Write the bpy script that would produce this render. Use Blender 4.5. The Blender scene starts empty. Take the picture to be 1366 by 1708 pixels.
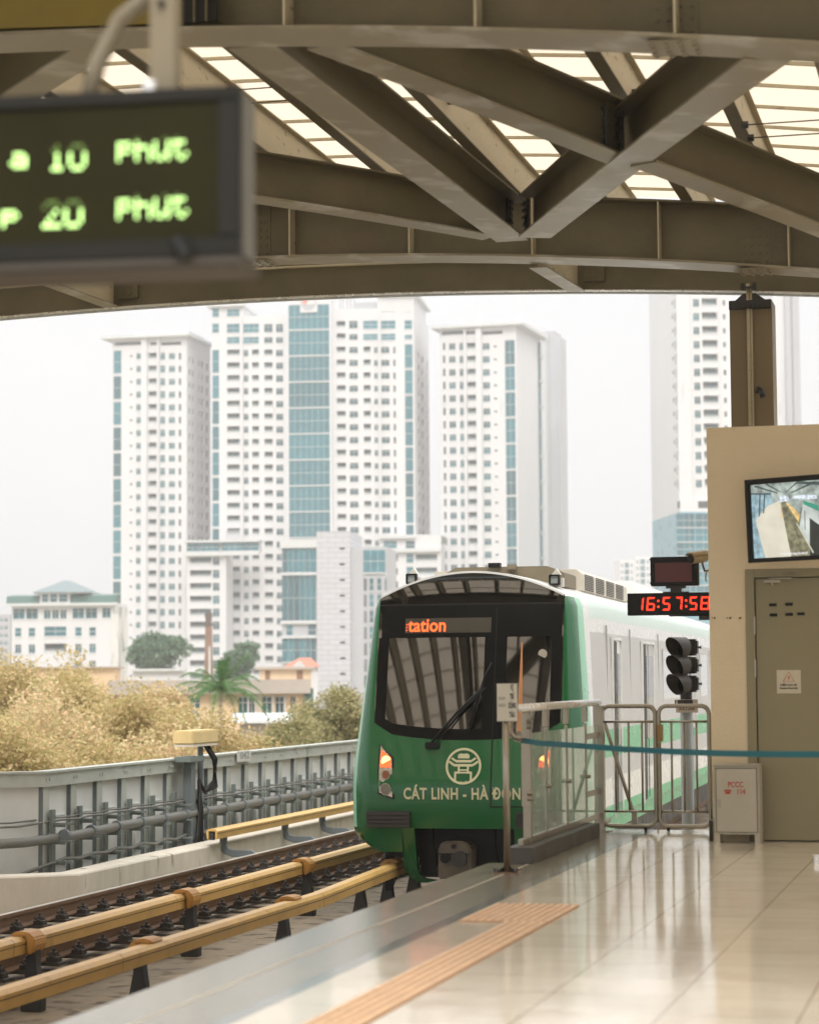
import bpy, bmesh, math, random
from mathutils import Vector, Matrix
random.seed(7)
rad = math.radians
S = bpy.context.scene
COL = S.collection
# ------------------------------------------------------------------ camera
F = 3800.0; CX, CY = 683.0, 854.0; HC = 1.35          # focal length and centre in photo pixels, eye height above platform
ROLL = 0.007; HY = 1137.0
PITCH = math.atan((HY-CY)/F); YAW = math.atan((1650-CX)*math.cos(PITCH)/F)
FW = Vector((-math.sin(YAW)*math.cos(PITCH), math.cos(YAW)*math.cos(PITCH), math.sin(PITCH)))
_r = Vector((math.cos(YAW), math.sin(YAW), 0)); _u = _r.cross(FW)
RT = _r*math.cos(ROLL)-_u*math.sin(ROLL); UP = _u*math.cos(ROLL)+_r*math.sin(ROLL)
CAM = Vector((0, 0, HC))
cd = bpy.data.cameras.new('camera'); cam = bpy.data.objects.new('camera', cd); COL.objects.link(cam)
M = Matrix((RT, UP, -FW)).transposed().to_4x4(); M.translation = CAM; cam.matrix_world = M
cd.sensor_fit = 'HORIZONTAL'; cd.sensor_width = 36; cd.lens = F/1366*36
cd.clip_start = 0.1; cd.clip_end = 5000
cd.dof.use_dof = True; cd.dof.focus_distance = 26.5; cd.dof.aperture_fstop = 2.8
S.camera = cam
# ------------------------------------------------------------------ world, sun, exposure
W = bpy.data.worlds.new('World'); S.world = W; W.use_nodes = True
nt = W.node_tree; nt.nodes.clear()
wo = nt.nodes.new('ShaderNodeOutputWorld'); bg = nt.nodes.new('ShaderNodeBackground')
sky = nt.nodes.new('ShaderNodeTexSky'); sky.sky_type = 'NISHITA'; sky.sun_disc = False
SUN_EL, SUN_ROT = rad(48), rad(161.6)
sky.sun_elevation = SUN_EL; sky.sun_rotation = SUN_ROT; sky.air_density = 1; sky.dust_density = 3
mx = nt.nodes.new('ShaderNodeMix'); mx.data_type = 'RGBA'; mx.inputs[0].default_value = 0.90
# overcast layer, in the sky's own units: an overcast sky is about three times brighter overhead than at the horizon
wtc = nt.nodes.new('ShaderNodeTexCoord'); wsp = nt.nodes.new('ShaderNodeSeparateXYZ'); nt.links.new(wtc.outputs['Generated'], wsp.inputs[0])
wn = nt.nodes.new('ShaderNodeTexNoise'); wn.inputs['Scale'].default_value = 3.5; wn.inputs['Detail'].default_value = 4; nt.links.new(wtc.outputs['Generated'], wn.inputs[0])
wa = nt.nodes.new('ShaderNodeMath'); wa.operation = 'MULTIPLY_ADD'; wa.inputs[1].default_value = .10; nt.links.new(wn.outputs[0], wa.inputs[0]); nt.links.new(wsp.outputs[2], wa.inputs[2])
wr_ = nt.nodes.new('ShaderNodeValToRGB'); nt.links.new(wa.outputs[0], wr_.inputs[0]); _e = wr_.color_ramp.elements
_e[0].position = .03; _e[0].color = (.245, .243, .252, 1); _e[1].position = .9; _e[1].color = (1, .98, .95, 1); _m = _e.new(.22); _m.color = (.305, .301, .300, 1)
wv = nt.nodes.new('ShaderNodeVectorMath'); wv.operation = 'SCALE'; wv.inputs[3].default_value = 16.5; nt.links.new(wr_.outputs[0], wv.inputs[0]); nt.links.new(wv.outputs[0], mx.inputs[7])
nt.links.new(sky.outputs[0], mx.inputs[6]); nt.links.new(mx.outputs[2], bg.inputs[0])
bg.inputs[1].default_value = 0.105
nt.links.new(bg.outputs[0], wo.inputs[0])
sl = bpy.data.lights.new('sun', 'SUN'); sl.energy = 1.0; sl.angle = rad(14); sl.color = (1, .95, .88)
so = bpy.data.objects.new('sun', sl); COL.objects.link(so)
so.rotation_euler = (rad(42), 0, rad(18.4))
S.view_settings.view_transform = 'Standard'; S.view_settings.look = 'None'
S.view_settings.gamma = 1; S.view_settings.exposure = 0.78
S.cycles.max_bounces = 8; S.cycles.transparent_max_bounces = 24; S.cycles.volume_bounces = 1
S.cycles.use_denoising = True; S.cycles.denoiser = 'OPENIMAGEDENOISE'; S.cycles.denoising_input_passes = 'RGB_ALBEDO_NORMAL'; S.cycles.denoising_prefilter = 'ACCURATE'; S.cycles.adaptive_threshold = .005
# ------------------------------------------------------------------ picking points: photo pixel + one known coordinate
def ray(x, y): return FW + RT*((x-CX)/F) + UP*((CY-y)/F)
def atz(x, y, z): d = ray(x, y); return CAM + d*((z-HC)/d.z)
def aty(x, y, Y): d = ray(x, y); return CAM + d*(Y/d.y)
def atx(x, y, X): d = ray(x, y); return CAM + d*(X/d.x)
def atk(x, y, k): return CAM + ray(x, y)*k
def solx(O, u, px): n = RT*F-FW*(px-CX); return -((O-CAM).dot(n))/u.dot(n)
def solz(P, py): n = UP*F-FW*(CY-py); return P.z-((P-CAM).dot(n))/n.z
# ------------------------------------------------------------------ materials
def mat(name, col, rough=.6, metal=0, var=.12, scale=3, bump=0, bscale=40, spec=.5, coat=0, rand=0, stain=None, stretch=None, ior=None):
    m = bpy.data.materials.new(name); m.use_nodes = True; t = m.node_tree; N = t.nodes; L = t.links
    b = N['Principled BSDF']; b.inputs['Roughness'].default_value = rough; b.inputs['Metallic'].default_value = metal
    b.inputs['Specular IOR Level'].default_value = spec; b.inputs['Coat Weight'].default_value = coat
    if ior: b.inputs['IOR'].default_value = ior
    tc = N.new('ShaderNodeTexCoord'); mp = N.new('ShaderNodeMapping'); L.new(tc.outputs['Object'], mp.inputs[0])
    if stretch: mp.inputs['Scale'].default_value = stretch
    no = N.new('ShaderNodeTexNoise'); no.inputs['Scale'].default_value = scale; no.inputs['Detail'].default_value = 6
    no.inputs['Roughness'].default_value = .65
    L.new(mp.outputs[0], no.inputs[0])
    r = N.new('ShaderNodeMapRange'); r.inputs[1].default_value = .25; r.inputs[2].default_value = .75
    r.inputs[3].default_value = 1-var; r.inputs[4].default_value = 1+var; L.new(no.outputs[0], r.inputs[0])
    v = N.new('ShaderNodeVectorMath'); v.operation = 'SCALE'; v.inputs[0].default_value = col; L.new(r.outputs[0], v.inputs[3])
    out = v.outputs[0]
    if stain:
        n2 = N.new('ShaderNodeTexNoise'); n2.inputs['Scale'].default_value = stain[1]; n2.inputs['Detail'].default_value = 8
        L.new(mp.outputs[0], n2.inputs[0])
        r2 = N.new('ShaderNodeMapRange'); r2.inputs[1].default_value = stain[2]; r2.inputs[2].default_value = stain[2]+.12
        L.new(n2.outputs[0], r2.inputs[0])
        mm = N.new('ShaderNodeMix'); mm.data_type = 'RGBA'; L.new(r2.outputs[0], mm.inputs[0]); L.new(out, mm.inputs[6])
        mm.inputs[7].default_value = (*stain[0], 1); out = mm.outputs[2]
    if rand:
        oi = N.new('ShaderNodeObjectInfo'); r3 = N.new('ShaderNodeMapRange'); r3.inputs[3].default_value = 1-rand; r3.inputs[4].default_value = 1+rand
        L.new(oi.outputs['Random'], r3.inputs[0]); v2 = N.new('ShaderNodeVectorMath'); v2.operation = 'SCALE'
        L.new(out, v2.inputs[0]); L.new(r3.outputs[0], v2.inputs[3]); out = v2.outputs[0]
    L.new(out, b.inputs['Base Color'])
    r4 = N.new('ShaderNodeMapRange'); r4.inputs[1].default_value = .3; r4.inputs[2].default_value = .7
    r4.inputs[3].default_value = max(0.02, rough*.8); r4.inputs[4].default_value = min(1, rough*1.2)
    L.new(no.outputs[0], r4.inputs[0]); L.new(r4.outputs[0], b.inputs['Roughness'])
    if bump:
        n3 = N.new('ShaderNodeTexNoise'); n3.inputs['Scale'].default_value = bscale; n3.inputs['Detail'].default_value = 4
        L.new(mp.outputs[0], n3.inputs[0]); bp = N.new('ShaderNodeBump'); bp.inputs['Strength'].default_value = bump
        bp.inputs['Distance'].default_value = .02; L.new(n3.outputs[0], bp.inputs['Height']); L.new(bp.outputs[0], b.inputs['Normal'])
    return m
def emis(name, col, s):
    m = bpy.data.materials.new(name); m.use_nodes = True; b = m.node_tree.nodes['Principled BSDF']
    b.inputs['Base Color'].default_value = (*[c*.3 for c in col], 1); b.inputs['Emission Color'].default_value = (*col, 1)
    b.inputs['Emission Strength'].default_value = s; return m
STEEL = mat('painted_steel', (.110, .093, .052), .5, var=.26, scale=1.6, stain=((.12, .085, .055), 2.2, .63), bump=.15, bscale=30)
FLANGE = mat('flange_steel', (.225, .20, .145), .36, var=.25, scale=2.2, stain=((.36, .345, .31), 2.4, .53), stretch=(1, 1, 1))
PURL = mat('purlin_steel', (.46, .41, .30), .55, var=.15, scale=2.5, stain=((.22, .18, .12), 5, .62), stretch=(1, 1, 3))
DARK = mat('dark_metal', (.025, .025, .024), .5)
BLACK = mat('black_plastic', (.007, .007, .0065), .45, spec=.25)
STAIN = mat('brushed_stainless', (.36, .325, .265), .33, metal=.9, var=.12, scale=8)
CHROME = mat('bright_steel', (.78, .78, .78), .28, metal=.6, var=.05)
WALLM = mat('cream_wall', (.68, .57, .40), .8, var=.05, scale=1.2, bump=.25, bscale=60, stain=((.42, .34, .23), 3, .66))
DOORM = mat('door_paint', (.25, .22, .13), .55, var=.05, scale=2, bump=.1, bscale=120)
CABM = mat('cabinet_paint', (.44, .40, .32), .4, var=.08, scale=3)
RED = mat('red_paint', (.45, .05, .03), .6)
YEL = mat('yellow_cover', (.66, .42, .14), .42, var=.16, scale=3, stain=((.50, .30, .09), 2.5, .62))
YEL2 = mat('worn_yellow_cover', (.46, .23, .045), .5, var=.15, scale=6)
RUST = mat('rusty_steel', (.165, .095, .052), .75, var=.35, scale=14, bump=.4, bscale=50)
RHEAD = mat('rail_head', (.52, .48, .42), .35, metal=.8, var=.1)
CONC = mat('trackbed_concrete', (.25, .205, .145), .9, var=.35, scale=2.5, bump=.9, bscale=14, stain=((.10, .07, .045), 3.5, .52))
KERB = mat('kerb_concrete', (.62, .57, .48), .85, var=.15, scale=3, bump=.2, bscale=30, stain=((.24, .20, .155), 3.5, .64), stretch=(1, 1, .35))
FENC = mat('fence_panel', (.68, .69, .67), .6, var=.12, scale=1.5, stain=((.25, .26, .25), 2.0, .62), rand=.08, stretch=(1, 1, .4))
FPOST = mat('galvanised_post', (.15, .18, .165), .55, var=.2, scale=5)
FCAP = mat('fence_rail', (.42, .44, .40), .55, var=.15, scale=3, stain=((.28, .29, .26), 3, .6))
CABLE = mat('grey_pipe', (.15, .15, .135), .6, var=.2, scale=5)
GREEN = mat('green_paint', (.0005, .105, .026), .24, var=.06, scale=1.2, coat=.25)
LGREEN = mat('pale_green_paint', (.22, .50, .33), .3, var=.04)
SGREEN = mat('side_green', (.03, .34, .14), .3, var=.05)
WHITE = mat('white_paint', (.60, .60, .585), .28, var=.04, scale=2, coat=.2)
SILVER = mat('train_silver', (.46, .45, .44), .42, metal=.25, var=.06, scale=2, stretch=(1, 1, .2))
PGREEN = mat('pale_roof_band', (.50, .60, .56), .35, var=.04)
TEXTC = mat('cream_lettering', (.62, .60, .38), .5)
WSH = mat('windshield_glass', (.004, .004, .004), .04, var=.02, ior=2.1, coat=.3)
GLASSD = mat('dark_window', (.02, .022, .024), .08, ior=1.9)
TAN = mat('tan_equipment', (.17, .14, .09), .6, var=.15)
BW = mat('building_white', (.62, .62, .63), .85, var=.05, scale=.1, stain=((.50, .50, .50), .35, .64), stretch=(1, 1, .3))
BG = mat('building_grey', (.42, .43, .45), .85, var=.08, scale=.1)
TEAL = mat('teal_glass', (.018, .125, .155), .12, var=.35, scale=.6, rand=.38, spec=.8)
WIN = mat('window_glass', (.03, .115, .135), .15, var=.35, scale=1.2, rand=.4)
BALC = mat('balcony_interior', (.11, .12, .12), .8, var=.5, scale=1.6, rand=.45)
RAILM = mat('balcony_rail', (.50, .52, .52), .7)
FRAME = mat('white_frame', (.56, .57, .57), .6)
GRNROOF = mat('green_roof', (.07, .15, .13), .6, var=.15, scale=.5)
SLATE = mat('slate_roof', (.16, .21, .22), .7, var=.1, scale=.5)
ORANGEW = mat('orange_wall', (.70, .52, .33), .85, var=.1, scale=.4)
TILE_R = mat('red_tiles', (.45, .17, .11), .8, var=.15, scale=1)
CONCW = mat('weathered_roof', (.42, .37, .32), .9, var=.2, scale=.4)
BRICKC = mat('old_brick', (.27, .17, .13), .9, var=.2, scale=1.0)
STREAK = mat('stained_plaster', (.62, .61, .58), .9, var=.1, scale=.4, stain=((.22, .23, .22), .55, .52), stretch=(1, 1, .25))
def leafmat(name, c1, c2, c3, sc=.35):
    m = bpy.data.materials.new(name); m.use_nodes = True; t = m.node_tree; N = t.nodes; L = t.links; b = N['Principled BSDF']
    b.inputs['Roughness'].default_value = .6
    g = N.new('ShaderNodeNewGeometry'); cr = N.new('ShaderNodeValToRGB'); L.new(g.outputs['Random Per Island'], cr.inputs[0])
    e = cr.color_ramp.elements; e[0].color = (*c1, 1); e[1].color = (*c3, 1); x = e.new(.5); x.color = (*c2, 1)
    L.new(cr.outputs[0], b.inputs['Base Color'])
    tr = N.new('ShaderNodeBsdfTranslucent'); L.new(cr.outputs[0], tr.inputs[0]); ms = N.new('ShaderNodeMixShader'); ms.inputs[0].default_value = .35
    L.new(b.outputs[0], ms.inputs[1]); L.new(tr.outputs[0], ms.inputs[2]); L.new(ms.outputs[0], N['Material Output'].inputs[0]); return m
LEAFY = leafmat('yellow_leaves', (.38, .34, .13), (.56, .46, .22), (.62, .44, .24))
LEAFO = leafmat('olive_leaves', (.22, .24, .09), (.36, .33, .15), (.46, .38, .20))
LEAFR = leafmat('rusty_leaves', (.50, .45, .22), (.64, .53, .30), (.68, .44, .28))
LEAFG = leafmat('dark_leaves', (.08, .15, .09), (.12, .21, .13), (.19, .28, .16))
LEAFP = leafmat('palm_leaves', (.045, .13, .035), (.09, .21, .06), (.17, .28, .09))
BARK = mat('pale_bark', (.40, .32, .24), .9, var=.2, scale=3)
# platform tiles: joints every 0.55 m across, 1.1 m along
def tilemat():
    m = mat('platform_tile', (.83, .765, .66), .10, var=.07, scale=2.2, stain=((.72, .65, .54), 1.3, .60)); t = m.node_tree; N = t.nodes; L = t.links; b = N['Principled BSDF']
    tc = N.new('ShaderNodeTexCoord'); mp = N.new('ShaderNodeMapping'); mp.inputs['Location'].default_value = (2.42/.55+.0, .1, 0); mp.inputs['Scale'].default_value = (1/.55, 1/.55, 1)
    L.new(tc.outputs['Object'], mp.inputs[0]); br = N.new('ShaderNodeTexBrick'); br.offset = 0; br.inputs['Scale'].default_value = 1
    br.inputs['Brick Width'].default_value = 1; br.inputs['Row Height'].default_value = 1; br.inputs['Mortar Size'].default_value = .008
    br.inputs['Mortar Smooth'].default_value = .3
    br.inputs['Color1'].default_value = (1, 1, 1, 1); br.inputs['Color2'].default_value = (.93, .93, .92, 1); br.inputs['Mortar'].default_value = (.42, .37, .31, 1)
    L.new(mp.outputs[0], br.inputs[0]); old = b.inputs['Base Color'].links[0].from_socket
    mm = N.new('ShaderNodeMix'); mm.data_type = 'RGBA'; mm.blend_type = 'MULTIPLY'; mm.inputs[0].default_value = 1
    L.new(old, mm.inputs[6]); L.new(br.outputs[0], mm.inputs[7]); L.new(mm.outputs[2], b.inputs['Base Color'])
    n = N.new('ShaderNodeTexNoise'); n.inputs['Scale'].default_value = 5; n.inputs['Detail'].default_value = 3; L.new(tc.outputs['Object'], n.inputs[0])
    bp = N.new('ShaderNodeBump'); bp.inputs['Strength'].default_value = .12; bp.inputs['Distance'].default_value = .01; L.new(n.outputs[0], bp.inputs['Height']); L.new(bp.outputs[0], b.inputs['Normal'])
    r = N.new('ShaderNodeMapRange'); L.new(n.outputs[0], r.inputs[0]); r.inputs[3].default_value = .045; r.inputs[4].default_value = .13
    L.new(r.outputs[0], b.inputs['Roughness']); b.inputs['IOR'].default_value = 1.62
    return m
TILE = tilemat()
def ribmat():
    m = mat('ribbed_edge', (.31, .29, .225), .13, var=.08, scale=3); t = m.node_tree; N = t.nodes; L = t.links; b = N['Principled BSDF']
    tc = N.new('ShaderNodeTexCoord'); w = N.new('ShaderNodeTexWave'); w.inputs['Scale'].default_value = 9.5; w.bands_direction = 'Y'
    L.new(tc.outputs['Object'], w.inputs[0]); w2 = N.new('ShaderNodeTexWave'); w2.inputs['Scale'].default_value = 9.5; w2.bands_direction = 'X'
    L.new(tc.outputs['Object'], w2.inputs[0]); ad = N.new('ShaderNodeMath'); ad.operation = 'MULTIPLY'; L.new(w.outputs[1], ad.inputs[0]); L.new(w2.outputs[1], ad.inputs[1])
    bp = N.new('ShaderNodeBump'); bp.inputs['Strength'].default_value = .18; bp.inputs['Distance'].default_value = .004
    L.new(ad.outputs[0], bp.inputs['Height']); L.new(bp.outputs[0], b.inputs['Normal'])
    old = b.inputs['Base Color'].links[0].from_socket; r = N.new('ShaderNodeMapRange'); r.inputs[3].default_value = .72; r.inputs[4].default_value = 1.25
    b.inputs['Specular IOR Level'].default_value = .5; L.new(ad.outputs[0], r.inputs[0]); v = N.new('ShaderNodeVectorMath'); v.operation = 'SCALE'; L.new(old, v.inputs[0]); L.new(r.outputs[0], v.inputs[3]); L.new(v.outputs[0], b.inputs['Base Color'])
    return m
RIB = ribmat()
EDGEG = mat('grey_border', (.27, .29, .29), .12, var=.05)
TACT = mat('tactile_yellow', (.50, .29, .16), .5, var=.2, scale=5)
def glassmat(name, tint, mixf):
    m = bpy.data.materials.new(name); m.use_nodes = True; t = m.node_tree; N = t.nodes; L = t.links; N.remove(N['Principled BSDF'])
    tr = N.new('ShaderNodeBsdfTransparent'); tr.inputs[0].default_value = (*tint, 1)
    di = N.new('ShaderNodeBsdfDiffuse'); di.inputs[0].default_value = (.80, .90, .87, 1)  # pale diffuse colour stands in for whitish street reflections in the glass
    gl = N.new('ShaderNodeBsdfGlossy'); gl.inputs['Roughness'].default_value = .03
    n = N.new('ShaderNodeTexNoise'); n.inputs['Scale'].default_value = 3; tc = N.new('ShaderNodeTexCoord'); L.new(tc.outputs['Object'], n.inputs[0])
    r = N.new('ShaderNodeMapRange'); L.new(n.outputs[0], r.inputs[0]); r.inputs[3].default_value = mixf*.6; r.inputs[4].default_value = mixf*1.4
    m1 = N.new('ShaderNodeMixShader'); L.new(r.outputs[0], m1.inputs[0]); L.new(tr.outputs[0], m1.inputs[1]); L.new(di.outputs[0], m1.inputs[2])
    fr = N.new('ShaderNodeFresnel'); fr.inputs[0].default_value = 1.42; m2 = N.new('ShaderNodeMixShader')
    ge = N.new('ShaderNodeNewGeometry'); iv = N.new('ShaderNodeMath'); iv.operation = 'SUBTRACT'; iv.inputs[0].default_value = 1; L.new(ge.outputs['Backfacing'], iv.inputs[1])
    mu = N.new('ShaderNodeMath'); mu.operation = 'MULTIPLY'; L.new(iv.outputs[0], mu.inputs[0]); L.new(fr.outputs[0], mu.inputs[1]); L.new(mu.outputs[0], m2.inputs[0]); L.new(m1.outputs[0], m2.inputs[1]); L.new(gl.outputs[0], m2.inputs[2])
    L.new(m2.outputs[0], N['Material Output'].inputs[0]); return m
GLASS = glassmat('barrier_glass', (.86, .95, .91), .27)
def sheetmat():
    m = bpy.data.materials.new('translucent_sheet'); m.use_nodes = True; t = m.node_tree; N = t.nodes; L = t.links; N.remove(N['Principled BSDF'])
    a = N.new('ShaderNodeBsdfTranslucent'); a.inputs[0].default_value = (.57, .49, .385, 1)
    d = N.new('ShaderNodeBsdfDiffuse'); d.inputs[0].default_value = (.75, .68, .58, 1)
    x = N.new('ShaderNodeMixShader'); x.inputs[0].default_value = .12; L.new(a.outputs[0], x.inputs[1]); L.new(d.outputs[0], x.inputs[2])
    L.new(x.outputs[0], N['Material Output'].inputs[0]); return m
SHEET = sheetmat()
LED_R = emis('red_led', (1, .035, .012), 1.5); LED_O = emis('orange_led', (1, .10, .018), 1.5)
LED_G = emis('green_led', (.58, .95, .30), 2.2); LAMP_O = emis('orange_lamp', (1, .30, .07), 5)
# ------------------------------------------------------------------ mesh building
class MB:
    def __init__(s): s.v = []; s.f = []; s.m = []; s.mi = 0
    def add(s, vs, fs):
        o = len(s.v); s.v += [tuple(p) for p in vs]; s.f += [tuple(o+i for i in f) for f in fs]; s.m += [s.mi]*len(fs); return s
    def box(s, x0, x1, y0, y1, z0, z1, R=None, o=None):
        vs = [Vector((x, y, z)) for z in (z0, z1) for y in (y0, y1) for x in (x0, x1)]
        if R: vs = [R @ p for p in vs]
        if o: vs = [p+Vector(o) for p in vs]
        return s.add(vs, [(0, 2, 3, 1), (4, 5, 7, 6), (0, 1, 5, 4), (2, 6, 7, 3), (0, 4, 6, 2), (1, 3, 7, 5)])
    def quad(s, a, b, c, d): return s.add([a, b, c, d], [(0, 1, 2, 3)])
    def prism(s, pts, d):                                # closed polygon (3D points) pushed along d
        n = len(pts); P = [Vector(p) for p in pts]; Q = [p+Vector(d) for p in P]
        return s.add(P+Q, [tuple(range(n))[::-1], tuple(range(n, 2*n))]+[(i, (i+1) % n, (i+1) % n+n, i+n) for i in range(n)])
    def ring(s, rings, closed=True, caps=True):
        n = len(rings[0]); vs = [p for r in rings for p in r]; fs = []
        for i in range(len(rings)-1):
            for j in range(n if closed else n-1):
                k = (j+1) % n; fs.append((i*n+j, i*n+k, (i+1)*n+k, (i+1)*n+j))
        if caps and closed: fs += [tuple(range(n))[::-1], tuple(range((len(rings)-1)*n, len(rings)*n))]
        return s.add(vs, fs)
    def sweep(s, path, prof, up=(0, 0, 1), caps=True):   # prof: closed list of (side, up)
        P = [Vector(p) for p in path]; R = []
        for i, p in enumerate(P):
            t = (P[min(i+1, len(P)-1)]-P[max(i-1, 0)]).normalized(); U = Vector(up)
            if abs(t.dot(U)) > .98: U = Vector((0, 1, 0))
            sd = t.cross(U).normalized(); uu = sd.cross(t)
            R.append([p+sd*a+uu*b for a, b in prof])
        return s.ring(R, True, caps)
    def tube(s, path, r, n=8): return s.sweep(path, [(r*math.cos(2*math.pi*i/n), r*math.sin(2*math.pi*i/n)) for i in range(n)])
    def ibeam(s, path, fw, d, tf=.02, tw=.014, top=True):  # path runs along the underside
        a = fw/2
        s.sweep(path, [(-a, 0), (a, 0), (a, tf), (-a, tf)])
        s.sweep(path, [(-tw/2, tf), (tw/2, tf), (tw/2, d-tf), (-tw/2, d-tf)])
        if top: s.sweep(path, [(-a, d-tf), (a, d-tf), (a, d), (-a, d)])
        return s
def wmat(o):
    if o is None: return Matrix.Identity(4)
    return wmat(o.parent) @ (Matrix.Translation(o.location) @ Matrix.Rotation(o.rotation_euler.z, 4, 'Z'))
def put(name, mb, mats, parent=None, loc=None, world=False, smooth=False, bevel=0):
    """one mesh object; with world=True the coordinates are world ones and are brought into the parent's frame"""
    me = bpy.data.meshes.new(name); vs = mb.v
    if world and parent: Mi = wmat(parent).inverted(); vs = [Mi @ Vector(p) for p in vs]
    base = Vector((0, 0, 0))
    if parent is None and loc is None and vs:
        xs = [p[0] for p in vs]; ys = [p[1] for p in vs]; zs_ = [p[2] for p in vs]
        base = Vector(((min(xs)+max(xs))/2, (min(ys)+max(ys))/2, min(zs_))); vs = [Vector(p)-base for p in vs]
    me.from_pydata([tuple(p) for p in vs], [], mb.f)
    for x in (mats if isinstance(mats, (list, tuple)) else [mats]): me.materials.append(x)
    me.polygons.foreach_set('material_index', mb.m)
    if smooth: me.polygons.foreach_set('use_smooth', [True]*len(mb.f))
    me.validate(); me.update()
    bm = bmesh.new(); bm.from_mesh(me); bmesh.ops.recalc_face_normals(bm, faces=bm.faces)
    if bevel:
        es = [e for e in bm.edges if len(e.link_faces) == 2 and e.calc_face_angle(0) > .6]
        bmesh.ops.bevel(bm, geom=es, offset=bevel, segments=2, affect='EDGES', clamp_overlap=True)
    bm.to_mesh(me); bm.free()
    o = bpy.data.objects.new(name, me); COL.objects.link(o)
    if parent: o.parent = parent
    o.location = Vector(loc) if loc is not None else base
    if smooth == 'auto' and not isinstance(smooth, bool): me.set_sharp_from_angle(angle=rad(35))
    return o
def tag(o, label=None, cat=None, group=None, kind=None):
    if label: o['label'] = label
    if cat: o['category'] = cat
    if group: o['group'] = group
    if kind: o['kind'] = kind
    return o
def thing(name, label, cat, loc=(0, 0, 0), rz=0, group=None):
    o = bpy.data.objects.new(name, None); COL.objects.link(o); o.location = loc; o.rotation_euler = (0, 0, rz); o.empty_display_size = .2
    return tag(o, label, cat, group)
def copy_tree(o, parent=None):
    c = o.copy(); COL.objects.link(c); c.parent = parent
    for ch in [x for x in COL.objects if x.parent == o]: copy_tree(ch, c)
    return c
def struct(name, mb, m): return tag(put(name, mb, m, loc=(0, 0, 0)), kind='structure')
def text_mb(txt, size, bold=0, spacing=1.0, align='LEFT'):
    """text outline as flat triangles in (x, y)"""
    cu = bpy.data.curves.new('txt', 'FONT'); cu.body = txt; cu.size = size; cu.offset = bold; cu.space_character = spacing; cu.align_x = align; cu.resolution_u = 3
    o = bpy.data.objects.new('txt', cu); COL.objects.link(o); bpy.context.view_layer.update()
    me = bpy.data.meshes.new_from_object(o.evaluated_get(bpy.context.evaluated_depsgraph_get()))
    r = ([tuple(v.co) for v in me.vertices], [tuple(p.vertices) for p in me.polygons])
    bpy.data.objects.remove(o); bpy.data.curves.remove(cu); bpy.data.meshes.remove(me); return r
def text_on(mb, txt, size, fn, bold=0, spacing=1.0, align='LEFT', fit=None):
    vs, fs = text_mb(txt, size, bold, spacing, align)
    if fit and vs:
        w = max(v[0] for v in vs)-min(v[0] for v in vs); k = fit/w; vs = [(v[0]*k, v[1], 0) for v in vs]
    mb.add([fn(v[0], v[1]) for v in vs], fs); return mb
# ================================================================== SETTING
g = MB(); g.box(-900, 900, -300, 1800, -11.6, -11); struct('ground', g, mat('ground_soil', (.28, .25, .18), .95, var=.3, scale=.05))
PE, PI = -3.65, -2.95                                  # platform edge, inner border
m = MB()
m.box(PE, 9, -12, 16.70, -1.4, -.02); m.box(-3.46, 9, 16.70, 20.62, -1.4, -.02)
struct('platform', m, CONC)
m = MB(); m.box(PI, 9, -12, 20.6, -.02, 0); struct('platform_floor', m, TILE)
m = MB(); m.mi = 0; m.box(PE, -3.345, -12, 16.7, -.02, 0); m.box(-3.325, PI-.09, -12, 20.6, -.02, 0); m.box(-3.46, -3.325, 16.7, 20.6, -.02, -.0005)
m.mi = 1; m.box(PI-.088, PI-.002, -12, 20.6, -.02, .0)
m.mi = 2; m.box(-3.342, -3.330, -12, 16.7, -.02, .001)
struct('platform_edge_strip', m, [RIB, EDGEG, KERB])
tt = thing('tactile_paving', 'orange ribbed tactile guide strip set in the platform floor', 'tactile paving', (-2.53, 12, 0))
m = MB(); m.box(-2.66, -2.42, 1, 12.6, .002, .006); m.box(-2.93, -2.42, 12.6, 13.6, .002, .006)
put('tactile_plate', m, TACT, tt, world=True)
m = MB()
for i in range(5):
    x = -2.635+i*.048; [m.box(x-.013, x+.013, 1+.29*q, 1+.29*q+.28, .006, .013) for q in range(40)]
for i in range(11):
    x = -2.905+i*.047
    for j in range(4): m.box(x-.012, x+.012, 12.61+j*.25, 12.61+j*.25+.235, .006, .013)
put('raised_rib', m, mat('tactile_rib', (.78, .56, .37), .5, var=.15, scale=6), tt, world=True)
# viaduct bed
m = MB(); m.box(-13.2, PE+.3, 2, 140, -2.3, -1.45); m.box(-12.2, -11.9, 26, 140, -1.45, -1.1)
for cx in (-9.33, -5.5):
    for s in (-.72, .72): m.box(cx+s-.36, cx+s+.36, 2, 140, -1.45, -1.30)
struct('viaduct_deck', m, CONC)
# ================================================================== TRACK
def rail_prof(h=.17):
    return [(-.07, 0), (.07, 0), (.07, .015), (.012, .035), (.012, h-.045), (.036, h-.035), (.036, h-.004), (.03, h), (-.03, h), (-.036, h-.004), (-.036, h-.035), (-.012, h-.045), (-.012, .035), (-.07, .015)]
def clip_mb(x, y, z):
    m = MB(); m.box(x-.22, x+.22, y-.10, y+.10, z-.03, z+.0)
    for s in (-1, 1):
        m.box(min(x+s*.075, x+s*.185), max(x+s*.075, x+s*.185), y-.06, y+.06, z, z+.045)
        m.tube([(x+s*.125, y-.0, z+.03), (x+s*.125, y, z+.125)], .018, 6); m.box(x+s*.125-.034, x+s*.125+.034, y-.034, y+.034, z+.055, z+.09)
        m.tube([(x+s*.16, y-.06, z+.04), (x+s*.10, y-.065, z+.075), (x+s*.10, y+.065, z+.075), (x+s*.16, y+.07, z+.04)], .015, 5)
    return m
def centre_near(Y):                                      # the near track bends left beyond the platform end
    t = max(0, Y-17); return -5.48-.0018*t*t if t < 12 else -5.48-.0018*144-.0432*(t-12)
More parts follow.
